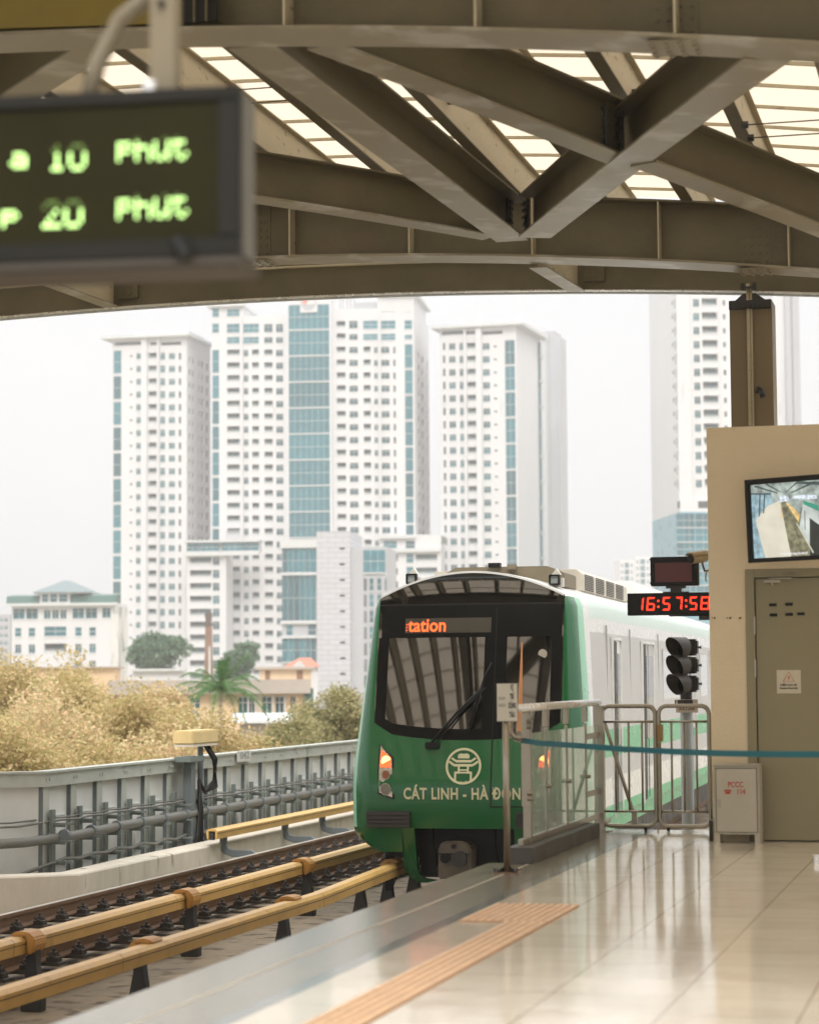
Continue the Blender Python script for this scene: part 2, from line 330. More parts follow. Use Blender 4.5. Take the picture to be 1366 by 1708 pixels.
def make_rail(name, label, path, clips):
    o = thing(name, label, 'rail', (path[0].x, path[0].y, -1.22), 0, 'running rails')
    m = MB(); m.sweep([Vector((p.x, p.y, -1.22)) for p in path], rail_prof()); put('rail_web', m, RUST, o, world=True)
    m = MB(); m.sweep([Vector((p.x, p.y, -1.0495)) for p in path], [(-.032, 0), (.032, 0), (.032, .002), (-.032, .002)]); put('rail_head', m, RHEAD, o, world=True)

    return o
_clip = None
def add_clips(o, pts):
    global _clip
    for (x, y) in pts:
        if _clip is None: _clip = put('rail_clip', clip_mb(0, 0, 0), mat('fastener_iron', (.045, .038, .032), .6, var=.4, scale=20), o, loc=(x-o.location.x, y-o.location.y, 0)); c = _clip
        else:
            c = _clip.copy(); COL.objects.link(c); c.parent = o; c.location = (x-o.location.x, y-o.location.y, 0)
def rail(label, fx, y0, y1, cy0, cy1):
    n = 40; P = [Vector((fx(y0+(y1-y0)*i/n), y0+(y1-y0)*i/n, -1.22)) for i in range(n+1)]
    o = thing('rail', label, 'rail', (P[0].x, P[0].y, -1.22), 0, 'running rails of the two tracks')
    m = MB(); m.sweep(P, rail_prof()); put('rail_web', m, RUST, o, world=True)
    m = MB(); m.sweep([p+Vector((0, 0, .1705)) for p in P], [(-.031, 0), (.031, 0), (.031, .002), (-.031, .002)]); put('rail_head', m, RHEAD, o, world=True)
    y = cy0; pts = []
    while y < cy1: pts.append((fx(y), y)); y += .60
    add_clips(o, pts); return o
rail('far rusty running rail nearest the grey fence', lambda y: -10.05, 6, 130, 20.5, 48)
rail('rusty running rail behind the middle yellow third-rail cover', lambda y: -8.61, 6, 130, 17.5, 44)
rail('running rail passing under the left side of the train', lambda y: centre_near(y)-.72, 6, 130, 18, 30)
rail('running rail beneath the platform edge under the train', lambda y: centre_near(y)+.72, 6, 130, 24, 30)
def third_rail(label, path, joints, supports, side, foot, cover=YEL):
    """path: points at the top of the cover; supports: (Y, kind); side=+1 the bracket stands on the +X side"""
    o = thing('third_rail', label, 'third rail', tuple(path[0]), 0, 'yellow covered third rails')
    def at(Y):
        for a, b in zip(path, path[1:]):
            if a.y <= Y <= b.y: return a.lerp(b, (Y-a.y)/(b.y-a.y))
        return path[-1] if Y > path[-1].y else path[0]
    ys = [path[0].y]+[j for j in joints if path[0].y < j < path[-1].y]+[path[-1].y]
    prof = [(-.075, -.145), (-.05, -.15), (-.05, -.03), (.05, -.03), (.05, -.15), (.075, -.145), (.085, -.03), (.05, 0), (-.05, 0), (-.085, -.03)]
    for a, b in zip(ys, ys[1:]):
        pts = [at(a+.008)]+[p for p in path if a+.3 < p.y < b-.3]+[at(b-.008)]
        m = MB(); m.mi = 0; m.sweep(pts, prof); m.mi = 1; m.sweep([p+Vector((.083, 0, -.062)) for p in pts], [(-.003, -.003), (.003, -.003), (.003, .003), (-.003, .003)])
        put('rail_cover', m, [cover, DARK], o, world=True, smooth=False)
    m = MB(); m.sweep(path, [(-.03, -.155), (.03, -.155), (.03, -.05), (-.03, -.05)]); put('conductor_bar', m, DARK, o, world=True)
    for Y, cap in supports:
        p = at(Y); b = MB()
        if foot == 'post':
            s = side
            b.prism([(p.x+s*.088, Y-.06, p.z-.03), (p.x+s*.15, Y-.06, p.z-.03), (p.x+s*.15, Y-.06, p.z-.25), (p.x+s*.20, Y-.06, -1.33), (p.x+s*.02, Y-.06, -1.33), (p.x+s*.06, Y-.06, p.z-.25)], (0, .12, 0))
            b.box(p.x+min(s*.01, s*.2), p.x+max(s*.01, s*.2), Y-.06, Y+.06, -1.45, -1.33)
        else:
            b.sweep([(p.x-.02, Y, p.z-.10), (p.x-.03, Y, -1.02), (p.x+.02, Y, -1.12), (p.x+.12, Y, -1.15), (p.x+.40, Y, -1.15), (p.x+.46, Y, -1.19)], [(-.05, -.035), (.05, -.035), (.05, .035), (-.05, .035)], up=(0, 1, 0))
            b.box(p.x+.22, p.x+.50, Y-.08, Y+.08, -1.45, -1.185)
        put('support_bracket', b, DARKG if foot != 'post' else DARK, o, world=True, bevel=.006)
        if cap:
            c = MB(); s = side
            c.prism([(p.x-s*.06, Y-.13, p.z+.002), (p.x-s*.04, Y-.13, p.z+.03), (p.x+s*.03, Y-.13, p.z+.045), (p.x+s*.11, Y-.13, p.z+.035), (p.x+s*.165, Y-.13, p.z-.01), (p.x+s*.175, Y-.13, p.z-.07), (p.x+s*.155, Y-.13, p.z-.13), (p.x+s*.10, Y-.13, p.z-.16), (p.x+s*.088, Y-.13, p.z+.002)], (0, .26, 0))
            put('end_cap', c, YEL2, o, world=True, bevel=.012)
    return o
DARKG = mat('grey_bracket', (.13, .155, .165), .5, var=.1)
pa = [Vector((-8.13, y, -.805)) for y in (9, 14, 18, 22, 26, 30, 36, 44, 60)]
sa = [atx(x, y, -8.03).y for x, y in ((55, 1600), (318, 1530), (512, 1470))]
third_rail('middle yellow third-rail cover on black posts between the two tracks', pa, [sa[0]-.35, sa[1]-.35, sa[2]-.35, 33, 37], [(sa[0], 1), (sa[1], 1), (sa[2], 1), (34, 0), (38, 0)], 1, 'post')
pbp = [(-60, 1668), (0, 1650), (190, 1592), (431, 1519), (528, 1490), (600, 1462), (662, 1438)]
pb = [atz(x, y, -.83) for x, y in pbp]; dirv = (pb[-1]-pb[-2]).normalized(); pb = [pb[0]+(pb[0]-pb[2]).normalized()*5]+pb+[pb[-1]+dirv*2.2]
pb.sort(key=lambda p: p.y)
sb = [atz(x, y, -1.28).y for x, y in ((155, 1660), (405, 1575), (520, 1520), (600, 1500), (652, 1480))]
third_rail('near yellow third-rail cover running closest to the platform edge', pb, [atz(190, 1592, -.83).y, atz(437, 1518, -.83).y, atz(528, 1490, -.83).y], [(sb[0], 1), (sb[1], 1), (sb[2], 0), (sb[3], 1), (sb[4], 0)], -1, 'post')
pf = [atz(353, 1366, -.80), atz(470, 1352, -.80), atz(590, 1336, -.80)]
pf = [Vector((-10.95, p.y, -.76)) for p in [atx(353, 1366, -10.95), atx(475, 1352, -10.95), atx(590, 1336, -10.95)]]; pf.append(pf[-1]+Vector((0, 12, 0)))
third_rail('far short yellow third-rail cover on grey L-brackets beside the white kerb', pf, [pf[0].y+.9, atx(500, 1352, -10.95).y], [(pf[0].y+.6, 0), (atx(478, 1380, -10.95).y, 0), (atx(540, 1380, -10.95).y, 0)], 1, 'L')
# debris and cable bits on the concrete bed
m = MB(); rnd = random.Random(3)
for i in range(500):
    x = rnd.uniform(-6.9, -4.2); y = rnd.uniform(12, 26); s = rnd.uniform(.006, .022); R = Matrix.Rotation(rnd.uniform(0, 3), 3, 'Z')
    m.box(-s, s, -s*.7, s*.7, 0, s, R=R, o=(x, y, -1.452 if abs(x-centre_near(y)+.72) > .36 else -1.302))
tag(put('trackbed_grit', m, CONC, loc=(0, 0, 0)), 'scattered grit and rubble on the concrete trackbed by the platform', 'grit', kind='stuff')
# ================================================================== KERB, FENCE, CABLES
KX = -11.0
ND = Vector((-.81, -.59, 0))
kc_ = atx(131, 1461, KX); kp = [Vector((KX, kc_.y, -1.0))+ND*4, Vector((KX, kc_.y, -1.0))]
o = thing('concrete_kerb', 'stained white concrete kerb wall at the foot of the fence', 'kerb', (KX, kp[1].y, -1.45))
def kerb_seg(a, b):
    m = MB(); m.sweep([a, b], [(-.42, -.45), (0, -.45), (0, -.02), (-.015, 0), (-.40, 0), (-.42, -.02)]); m2 = MB(); return m
m = MB(); m.sweep([kp[0], kp[1], kp[1]+Vector((0, 2.3, 0))], [(-.42, -.45), (0, -.45), (0, -.02), (-.015, 0), (-.40, 0), (-.42, -.02)]); put('kerb_block', m, KERB, o, world=True)
y = kp[1].y+2.312
while y < 80:
    L_ = 2.9; put('kerb_block', kerb_seg(Vector((KX, y, -1.0)), Vector((KX, y+L_-.012, -1.0))), KERB, o, world=True); y += L_
FX = -11.75; FT = .245
fo = thing('noise_barrier_fence', 'long grey metal panel fence with flanged posts along the far track', 'fence', (FX, 30, -1.45))
pxs = [68, 113, 157, 199, 239, 276, 312, 345, 377, 406, 434, 461, 487, 511, 536, 559, 581]
ys = [atx(px, 1300, FX).y for px in pxs]
step = (ys[-1]-ys[0])/(len(ys)-1)
ys = [ys[0]+step*i for i in range(len(ys)+14)]
def fence_panel(y0, y1):
    m = MB(); m.box(FX-.03, FX, y0, y1, -1.4, FT-.20)
    for z in (-1.0, -.35): m.box(FX, FX+.012, y0+.03, y1-.06, z, z+.018)
    return m
def fence_post(y):
    m = MB(); m.mi = 1; m.box(FX+.0, FX+.055, y-.06, y-.05, -1.4, FT-.2); m.mi = 0; m.box(FX+.057, FX+.067, y-.06, y+.12, -1.4, FT-.2); return m
fc = Vector((FX, ys[0]-.07, 0)); m = MB(); m.sweep([fc+ND*5+Vector((0, 0, -1.4)), fc+Vector((0, 0, -1.4))], [(-.03, 0), (0, 0), (0, 1.4+FT-.2), (-.03, 1.4+FT-.2)]); put('panel', m, FENC, fo, world=True)
for a, b in zip(ys, ys[1:]): put('panel', fence_panel(a-.04, b-.07), FENC, fo, world=True)
for yy in ys: put('post', fence_post(yy), [FCAP, DARKG], fo, world=True)
m = MB()
for p_ in ([(-.06, FT-.2), (.10, FT-.2), (.10, FT-.03), (-.06, FT-.03)], [(-.08, FT-.028), (.13, FT-.028), (.13, FT), (-.08, FT)]): m.sweep([fc+ND*5, fc, Vector((FX, ys[-1], 0))], p_)
for yy in ys:
    for s in (-.04, .05): m.box(FX+.10, FX+.118, yy+s-.02, yy+s+.02, FT-.12, FT-.09)
put('top_rail', m, FCAP, fo, world=True)
bk = None
for i, yy in enumerate(ys[:20]):
    if bk is None:
        bk = thing('cable_bracket', 'slotted grey cable bracket at the leftmost fence post', 'cable bracket', (FX+.10, yy+.10, -1.40), 0, 'cable brackets along the fence')
        m = MB(); m.box(0, .04, -.055, .055, 0, 1.15); put('upright', m, FPOST, bk)
        for z in (.22, .50, .76, .98):
            m = MB(); m.box(.04, .30, -.025, .025, z-.02, z+.005); m.box(.04, .2, -.004, .004, z-.05, z-.02); put('arm', m, FPOST, bk)
    else:
        c = copy_tree(bk); c.location.y = yy+.10
        c['label'] = 'slotted grey cable bracket at a post of the long fence, carrying the thick pipe'
bk['label'] = 'slotted grey cable bracket at a post of the long fence, carrying the thick pipe'
Y0, Y1 = ys[0], ys[19]
cb_ = Vector((FX+.30, Y0-.2, 0)); P = [cb_+ND*5+Vector((0, 0, -.66)), cb_+ND*1.5+Vector((0, 0, -.66)), cb_+ND*.4+Vector((0, 0, -.63)), Vector((FX+.28, Y0+.4, -.60)), Vector((FX+.27, Y0+2, -.575)), Vector((FX+.27, Y1, -.575))]
o = thing('thick_pipe', 'thick grey ribbed pipe running along the fence on brackets', 'pipe', (FX+.27, Y0, -.6))
m = MB(); m.tube(P, .062, 12); put('pipe_body', m, CABLE, o, world=True, smooth=True)
for i, yy in enumerate(ys[:20]):
    m = MB(); m.tube([(FX+.27, yy+.10, -.575), (FX+.27, yy+.17, -.575)], .078, 12); put('coupling', m, DARKG, o, world=True)
def wob(z, x, amp, r, label, seed, sag):
    rr = random.Random(seed); pts = [Vector((x, Y0-.2, z-sag))+ND*5, Vector((x, Y0-.2, z-sag))+ND*1.5, Vector((x, Y0-.2, z-sag*.7))+ND*.4]
    for i, yy in enumerate(ys[:20]):
        pts.append(Vector((x+rr.uniform(-.02, .02), yy+.25, z)))
        if i < 19: pts.append(Vector((x+rr.uniform(-.03, .03), yy+.25+step*.5, z-amp*rr.uniform(.4, 1))))
    m = MB(); m.tube(pts, r, 6); tag(put('cable', m, CABLE, loc=(0, 0, 0), smooth=True), label, 'cable', 'cables clipped along the fence')
wob(-.385, FX+.2, .015, .016, 'thin upper cable strung along the fence above the thick pipe', 1, .07)
wob(-.36, FX+.12, .012, .012, 'thinnest pale cable highest on the fence brackets', 2, .04)
wob(-.875, FX+.25, .05, .024, 'drooping cable on the bracket arms just under the thick pipe', 3, .22)
wob(-1.15, FX+.25, .06, .022, 'lowest drooping cable just above the white kerb', 4, .12)
wob(-1.12, FX+.17, .055, .014, 'thin cable twisted beside the lowest fence cable', 5, .1)
# yellow equipment box on post with cables, marker sign
bx = atx(331, 1400, FX+.25); eo = thing('equipment_post', 'yellow box on a dark post with looped cables at the fence', 'equipment box', (FX+.25, bx.y, -1.4))
def wb(px0, px1, X, Yc): return atx(px0, 1300, X).y, atx(px1, 1300, X).y
ya, yb = wb(311, 346, FX+.25, 0); zt = solz(Vector((FX+.25, ya, 0)), 1219); zb = solz(Vector((FX+.25, ya, 0)), 1242)
ym = (ya+yb)/2
m = MB(); m.box(-.16, .16, -.62, .52, 0, zt-zb, o=(FX+.25, ym, zb)); m2 = MB()
put('box_cover', m, mat('yellow_box', (.66, .50, .24), .5), eo, world=True, bevel=.02)
m = MB(); m.box(FX+.10, FX+.40, ym-.6, ym+.5, zb-.035, zb-.002); put('base_tray', m, KERB, eo, world=True)
m = MB(); m.tube([(FX+.25, ym+.15, -1.4), (FX+.25, ym+.15, zb-.04)], .045, 8); m.box(FX+.19, FX+.31, ym-.42, ym-.24, -1.4, .18); put('post', m, DARKG, eo, world=True)
m = MB(); m.box(FX+.12, FX+.38, ym-.65, ym-.02, .185, .27); put('clamp', m, FPOST, eo, world=True, bevel=.01)
for k in range(3):
    m = MB(); m.tube([(FX+.28, ym+.25+.06*k, zb-.03), (FX+.36, ym+.42+.06*k, zb-.25), (FX+.36, ym+.45+.05*k, -.12-.05*k), (FX+.30, ym+.2, -.28), (FX+.30, ym-.05, -.1), (FX+.33, ym-.12+.05*k, -.5), (FX+.36, ym-.3+.1*k, -.9), (FX+.30, ym-.5+.3*k, -1.3)], .028, 7); put('cable', m, BLACK, eo, world=True, smooth=True)
yc, yd = wb(395, 417, FX+.13, 0); zt = solz(Vector((FX+.13, yc, 0)), 1254); zb = solz(Vector((FX+.13, yc, 0)), 1272)
so_ = thing('marker_sign', 'small grey plate numbered 042 on the fence top rail', 'sign', (FX+.14, (yc+yd)/2, zb))
m = MB(); m.box(FX+.131, FX+.145, yc, yd, zb, zt); put('plate', m, mat('grey_plate', (.50, .50, .47), .6), so_, world=True)
m = MB(); text_on(m, '042', .15, lambda a, b: (FX+.149, yc+.12+a, zb+.05+b*1.0), .003, fit=(yd-yc)*.7); put('lettering', m, mat('faded_ink', (.25, .26, .26), .7), so_, world=True)
# ================================================================== CANOPY
def zs(X, z0=5.56, c=.0098): return z0-c*(X+8)**2
can = thing('platform_canopy', 'arched brown steel canopy with translucent roof sheets over the platform', 'canopy', (-5, 5, 0))
def atr(px, py, dz=0):
    z = 5.3
    for i in range(60): p = atz(px, py, z); z = .5*z+.5*(zs(p.x)+dz)
    return p
XS = [-18+i*.5 for i in range(0, 55)]
D = .60
for Y in (21.48, 13.52, 6.6):
    m = MB(); path = [(x, Y, zs(x)) for x in XS]; a = .21
    m.mi = 1; m.sweep(path, [(-a, 0), (a, 0), (a, .022), (-a, .022)]); m.mi = 0
    m.sweep(path, [(-.008, .022), (.008, .022), (.008, D-.02), (-.008, D-.02)]); m.sweep(path, [(-a*.8, D-.02), (a*.8, D-.02), (a*.8, D), (-a*.8, D)])
    put('arch_beam', m, [STEEL, FLANGE], can, world=True)
    for k in range(-5, 5):                               # web stiffeners
        x = -2.95+k*1.22
        if x < -15 or x > 6: continue
        m = MB(); z = zs(x); m.box(x-.007, x+.007, Y-.19, Y-.009, z+.024, z+D-.022); put('stiffener', m, PURL, can, world=True)
    if Y < 10:
        pass
# end beam beyond the last arch
def zs3(X): return 5.50-.0065*(X+7.6)**2
m = MB(); path = [(x, 23.35, zs3(x)) for x in XS]; m.mi = 1; m.sweep(path, [(-.05, 0), (.05, 0), (.05, .012), (-.05, .012)]); m.mi = 0
m.sweep(path, [(-.01, .012), (.01, .012), (.01, .62), (-.01, .62)]); put('end_beam', m, [STEEL, CHROME], can, world=True)
m = MB(); path = [(x, 23.44, zs3(x)-.01) for x in XS]; m.sweep(path, [(-.03, 0), (.03, 0), (.03, .05), (-.03, .05)]); put('edge_gutter', m, mat('gutter_metal', (.45, .50, .54), .4), can, world=True)
# diagonal braces and longitudinals (points along the underside)
def member(name, p0, p1, fw=.32, d=.5, n=8, base=zs, ext=0):
    p0 = Vector(p0); p1 = Vector(p1); pts = []
    for i in range(n+1):
        p = p0.lerp(p1, i/n); p.z = base(p.x)+.004; pts.append(p)
    m = MB(); a = fw/2
    m.mi = 1; m.sweep(pts, [(-a, 0), (a, 0), (a, .018), (-a, .018)]); m.mi = 0
    m.sweep(pts, [(-.007, .018), (.007, .018), (.007, d-.018), (-.007, d-.018)]); m.sweep(pts, [(-a, d-.018), (a, d-.018), (a, d), (-a, d)])
    return put(name, m, [STEEL, FLANGE], can, world=True)
J = Vector((-4.12, 20.45, 0)); K = Vector((-1.22, 13.75, 0)); A0 = Vector((-4.53, 13.75, 0)); J2 = Vector((-4.14, 21.2, 0))
def lerpY(a, b, Y): return a.lerp(b, (Y-a.y)/(b.y-a.y))
member('longitudinal_girder', A0, Vector((-4.20, 20.5, 0)), .30, .37)
member('diagonal_brace', Vector((-3.95, 20.30, 0)), K, .30, .39)
X0 = Vector((-4.05, 13.75, 0)); X1 = Vector((-1.0, 19.2, 0))
dv = (X1-X0); cross = Vector((-2.56, 16.75, 0))
e = (Vector((-2.56, 16.4, 0))-X0); 
member('diagonal_brace', X0, Vector((-2.62, 16.95, 0)), .24, .44)
member('diagonal_brace', Vector((-2.46, 17.0, 0)), Vector((-.35, 21.2, 0)), .24, .44)
member('diagonal_brace', Vector((-7.7, 16.9, 0)), Vector((-4.38, 20.35, 0)), .24, .41)
member('longitudinal_girder', Vector((-7.6, 13.75, 0)), Vector((-7.6, 21.25, 0)), .30, .52)
member('diagonal_brace', Vector((-5.6, 13.75, 0)), Vector((-7.3, 15.6, 0)), .26, .52)
for (Y, x) in ((21.48, -2.05), (21.48, -7.0), (13.52, -1.75)):
    m = MB(); z = zs(x)-.010; m.box(x-.16, x+.16, Y-.17, Y+.17, z-.004, z+.006)
    for i in range(4):
        for j in (-.13, -.06, .06, .13): m.box(x-.13+i*.085-.013, x-.13+i*.085+.013, Y+j-.013, Y+j+.013, z-.022, z-.004)
    put('joint_plate', m, FLANGE, can, world=True)
    m = MB(); z = zs(x)+.05; m.box(x-.14, x+.14, Y-.022, Y-.009, z, z+.48)
    for i in range(4):
        for j in range(6): m.box(x-.105+i*.07-.012, x-.105+i*.07+.012, Y-.036, Y-.022, z+.03+j*.08-.012, z+.03+j*.08+.012)
    put('web_plate', m, STEEL, can, world=True)
m = MB(); m.tube([(x, 23.30, zs3(x)+.33) for x in XS[8:46]], .014, 6); put('conduit', m, PURL, can, world=True, smooth=True)
# splice plates with bolts
def splice(c, nrm, w, h):
    n = Vector(nrm).normalized(); t = Vector((0, 0, 1)).cross(n)
    m = MB(); R = Matrix((t, n, Vector((0, 0, 1)))).transposed(); m.box(-w/2, w/2, -.012, .012, 0, h, R=R, o=c)
    for i in range(2):
        for j in range(5): m.box(-.014, .014, .012, .035, -.014, .014, R=R, o=Vector(c)+t*((i-.5)*w*.5)+Vector((0, 0, h*(j+.5)/5)))
    put('splice_plate', m, DARK, can, world=True)
splice((-2.72, 16.74, zs(-2.7)+.03), (-.83, -.45, 0), .12, .36); splice((-2.60, 16.83, zs(-2.6)+.03), (-.9, -.42, 0), .08, .34)
splice((-4.03, 20.35, zs(-4.1)+.03), (-.9, -.42, 0), .10, .33); splice((-4.17, 20.2, zs(-4.2)+.03), (1, -.1, 0), .10, .31)
# short stubs from the last arch to the end beam
for a, b in (((897, 446), (962, 486)), ((60, 466), (188, 513))):
    p0 = aty(*a, 21.7); p1 = aty(*b, 23.33); m = MB()
    m.mi = 1; m.sweep([p0, p1], [(-.09, 0), (.09, 0), (.09, .015), (-.09, .015)]); m.mi = 0
    m.prism([(p0.x, p0.y, p0.z+.016), (p1.x, p1.y, p1.z+.016), (p1.x, p1.y, p1.z+.40), (p0.x, p0.y, p0.z+.40)], (.012, 0, 0))
    put('stub_bracket', m, [PURL, FLANGE], can, world=True)
    m = MB(); x = p1.x+.18; z = zs3(x)+.10; m.box(x-.10, x+.12, 23.30, 23.338, z, z+.27)
    for i in range(2):
        for j in range(3): m.box(x-.05+.09*i-.012, x-.05+.09*i+.012, 23.28, 23.30, z+.05+.08*j-.012, z+.05+.08*j+.012)
    put('splice_plate', m, STEEL, can, world=True)
# purlins along the platform and sheet ribs across it
PX = [-1.86-.82*i for i in range(-8, 4)]+[-5.40, -6.27]+[-7.35-.95*i for i in range(10)]
for x in PX:
    for (y0, y1) in ((6.4, 23.3),):
        z = zs(x)+D+.005; m = MB(); m.mi = 0; pth = [(x, y0, z), (x, y1, z)]
        m.mi = 1; m.sweep(pth, [(-.055, 0), (.055, 0), (.055, .012), (-.055, .012)]); m.mi = 0
        m.sweep(pth, [(-.006, .012), (.006, .012), (.006, .388), (-.006, .388)]); m.sweep(pth, [(-.055, .388), (.055, .388), (.055, .40), (-.055, .40)])
        put('purlin', m, [PURL, STEEL], can, world=True)
m = MB(); i = 0; y = 6.6
while y < 23.3: m.sweep([(x, y, zs(x)+D+.408) for x in XS[::2]], [(-.010, 0), (.010, 0), (.010, .028), (-.010, .028)]); y += .74
tag(put('sheet_rib', m, PURL, can, world=True), kind='stuff')
m = MB(); R1 = [[Vector((x, y, zs(x)+D+.44)) for x in XS] for y in (6.3, 23.42)]; m.ring(R1, closed=False, caps=False); put('roof_sheet', m, SHEET, can, world=True)
for Y in (17.9, 18.35): 
    for x0, x1 in ((-2.68, -1.9), (-4.3, -3.5), (-1.8, 2), (-6.1, -5.1)):
        m = MB(); z = zs((x0+x1)/2)+D+.22; m.tube([(x0, Y, z), (x1, Y, z)], .006, 6); m.tube([(x0, Y, z), (x0+.05, Y, z)], .03, 6); put('tie_rod', m, DARK, can, world=True)
# pillar behind the room carrying the end beam
p0 = aty(1218, 600, 23.1); p1 = aty(1289, 600, 23.1); zt = solz(Vector((p0.x, 23.1, 4)), 503)
po = thing('canopy_pillar', 'brown steel pillar standing behind the cream room and holding the canopy', 'pillar', ((p0.x+p1.x)/2, 23.3, 0))
m = MB(); m.box(p0.x, p1.x, 23.1, 23.5, -1.4, zt); put('shaft', m, mat('pillar_brown', (.205, .16, .095), .6, var=.08, scale=2), po, world=True)
xm = (p0.x+p1.x)/2-.02
m = MB(); m.tube([(xm, 23.06, 3.3), (xm, 23.06, zt+.17)], .018, 8); m.tube([(xm+.03, 23.06, 3.3), (xm+.03, 23.06, zt+.12)], .012, 6); put('conduit', m, PURL, po, world=True, smooth=True)
m = MB(); m.box(p0.x-.0, p1.x+.0, 23.04, 23.098, zt-.09, zt-.0)
for i in range(8): m.box(p0.x+.03+i*.048, p0.x+.055+i*.048, 23.02, 23.04, zt-.085, zt-.05)
m.prism([(p0.x+.06, 23.06, zt), (p1.x-.06, 23.06, zt), (xm+.08, 23.06, zt+.07), (xm-.05, 23.06, zt+.07)], (0, .2, 0))
m.box(xm-.07, xm-.03, 23.0, 23.06, zt+.1, zt+.17); m.box(xm+.05, xm+.09, 23.0, 23.06, zt+.1, zt+.17); m.box(xm-.05, xm+.06, 23.01, 23.05, zt+.115, zt+.135)
put('top_bracket', m, DARK, po, world=True, bevel=.004)
c = aty(1270, 655, 23.0); m = MB(); m.tube([(c.x-.05, 23.08, c.z+.02), (c.x-.03, 22.98, c.z+.05), (c.x, 22.96, c.z+.03)], .018, 7); m.tube([(c.x+.0, 22.98, c.z+.03), (c.x+.02, 22.96, c.z-.05)], .03, 8); put('hook', m, DARK, po, world=True, smooth=True)
# yellow panel fixed under the near arch, top left
a = atr(0, 40); xr = atr(290, 38).x; zt = zs(xr)+.02
yo = thing('yellow_fascia_panel', 'yellow panel fixed across the near arch at the top left', 'panel', (-6, 13.28, zs(-6)))
m = MB(); m.prism([(x, 13.30, zs(x)+.04) for x in (-8.5, -8, -7.5, -7, -6.5, -6, xr)]+[(xr, 13.30, 5.98), (-8.5, 13.30, 6.1)], (0, .02, 0)); put('panel_sheet', m, mat('yellow_paint', (.16, .12, .015), .6), yo, world=True)
m = MB(); m.box(xr+.02, xr+.24, 13.30, 13.32, zs(xr)+.035, 5.98); put('dark_louvre', m, BLACK, yo, world=True)
m = MB()
for i in range(2): m.box(xr+.09+i*.08, xr+.10+i*.08, 13.27, 13.30, zs(xr)+.035, 5.98)
put('slat', m, STEEL, yo, world=True)
# ================================================================== ROOM, DOOR, MONITOR
WY = 19.25; WX = -2.283
ro = thing('service_room', 'cream plastered equipment room at the right end of the platform', 'room', (0.5, 21, 0))
m = MB(); dx0 = aty(1246, 1150, WY).x; dx1 = dx0+1.15; dz = 2.27
m.box(WX, dx0, WY, 22.9, .0, 3.48); m.box(dx1, 9, WY, 22.9, 0, 3.48); m.box(dx0, dx1, WY, 22.9, dz, 3.48); m.box(dx0, dx1, WY+.2, 22.9, 0, dz)
put('wall', m, WALLM, ro, world=True)
m = MB(); fw = .075
m.box(dx0, dx0+fw, WY-.012, WY+.12, 0, dz); m.box(dx1-fw, dx1, WY-.012, WY+.12, 0, dz); m.box(dx0+fw, dx1-fw, WY-.012, WY+.12, dz-.07, dz)
put('door_frame', m, DOORM, ro, world=True, bevel=.004)
dr = MB(); dr.box(dx0+fw+.008, dx1-fw-.008, WY+.015, WY+.055, .01, dz-.078); do = put('door', dr, DOORM, ro, world=True, bevel=.003)
m = MB()
for px, py in ((1289, 1009), (1316, 1008), (1290, 1026), (1316, 1025), (1336, 1024)):
    c = aty(px, py, WY+.01); m.box(c.x-.031, c.x+.031, WY+.006, WY+.0145, c.z-.012, c.z+.012)
put('vent_slot', m, BLACK, do, world=True)
for zc in (1.80, 1.44):
    m = MB(); m.tube([(dx0+fw-.002, WY-.012, zc-.075), (dx0+fw-.002, WY-.012, zc+.075)], .010, 8); put('hinge', m, STAIN, do, world=True)
c = aty(1288, 970, WY-.03); m = MB(); m.box(c.x-.07, c.x+.07, WY-.05, WY+.014, c.z-.011, c.z+.014); m.tube([(c.x, WY-.03, c.z-.012), (c.x, WY-.03, c.z-.035)], .012, 8); m.box(c.x-.03, c.x+.16, WY-.04, WY-.02, c.z+.02, c.z+.03)
put('door_closer', m, mat('closer_grey', (.40, .36, .27), .4), do, world=True, bevel=.003)
c = aty(1314, 956, WY-.02); m = MB(); text_on(m, 'TU DIEN', .028, lambda a, b: (c.x+a-.05, WY-.0135, c.z+b-.01)); put('frame_lettering', m, mat('dark_ink', (.10, .08, .05), .7), ro, world=True)
# skirting at the corner, wall holes
m = MB(); m.box(WX-.03, WX-.002, WY-.02, WY+1.35, 0, .17); put('skirting', m, DARK, ro, world=True)
m = MB()
for px, s in ((1188, .006), (1192, .009), (1213, .006), (1218, .010), (1234, .009), (1236, .005)):
    c = aty(px, 1031, WY); R = Matrix.Rotation(px, 3, 'Y'); m.box(-s, s, -.004, -.001, -s*.7, s*.7, R=R, o=(c.x, WY, c.z))
put('wall_hole', m, mat('hole_dark', (.10, .07, .04), .9), ro, world=True)
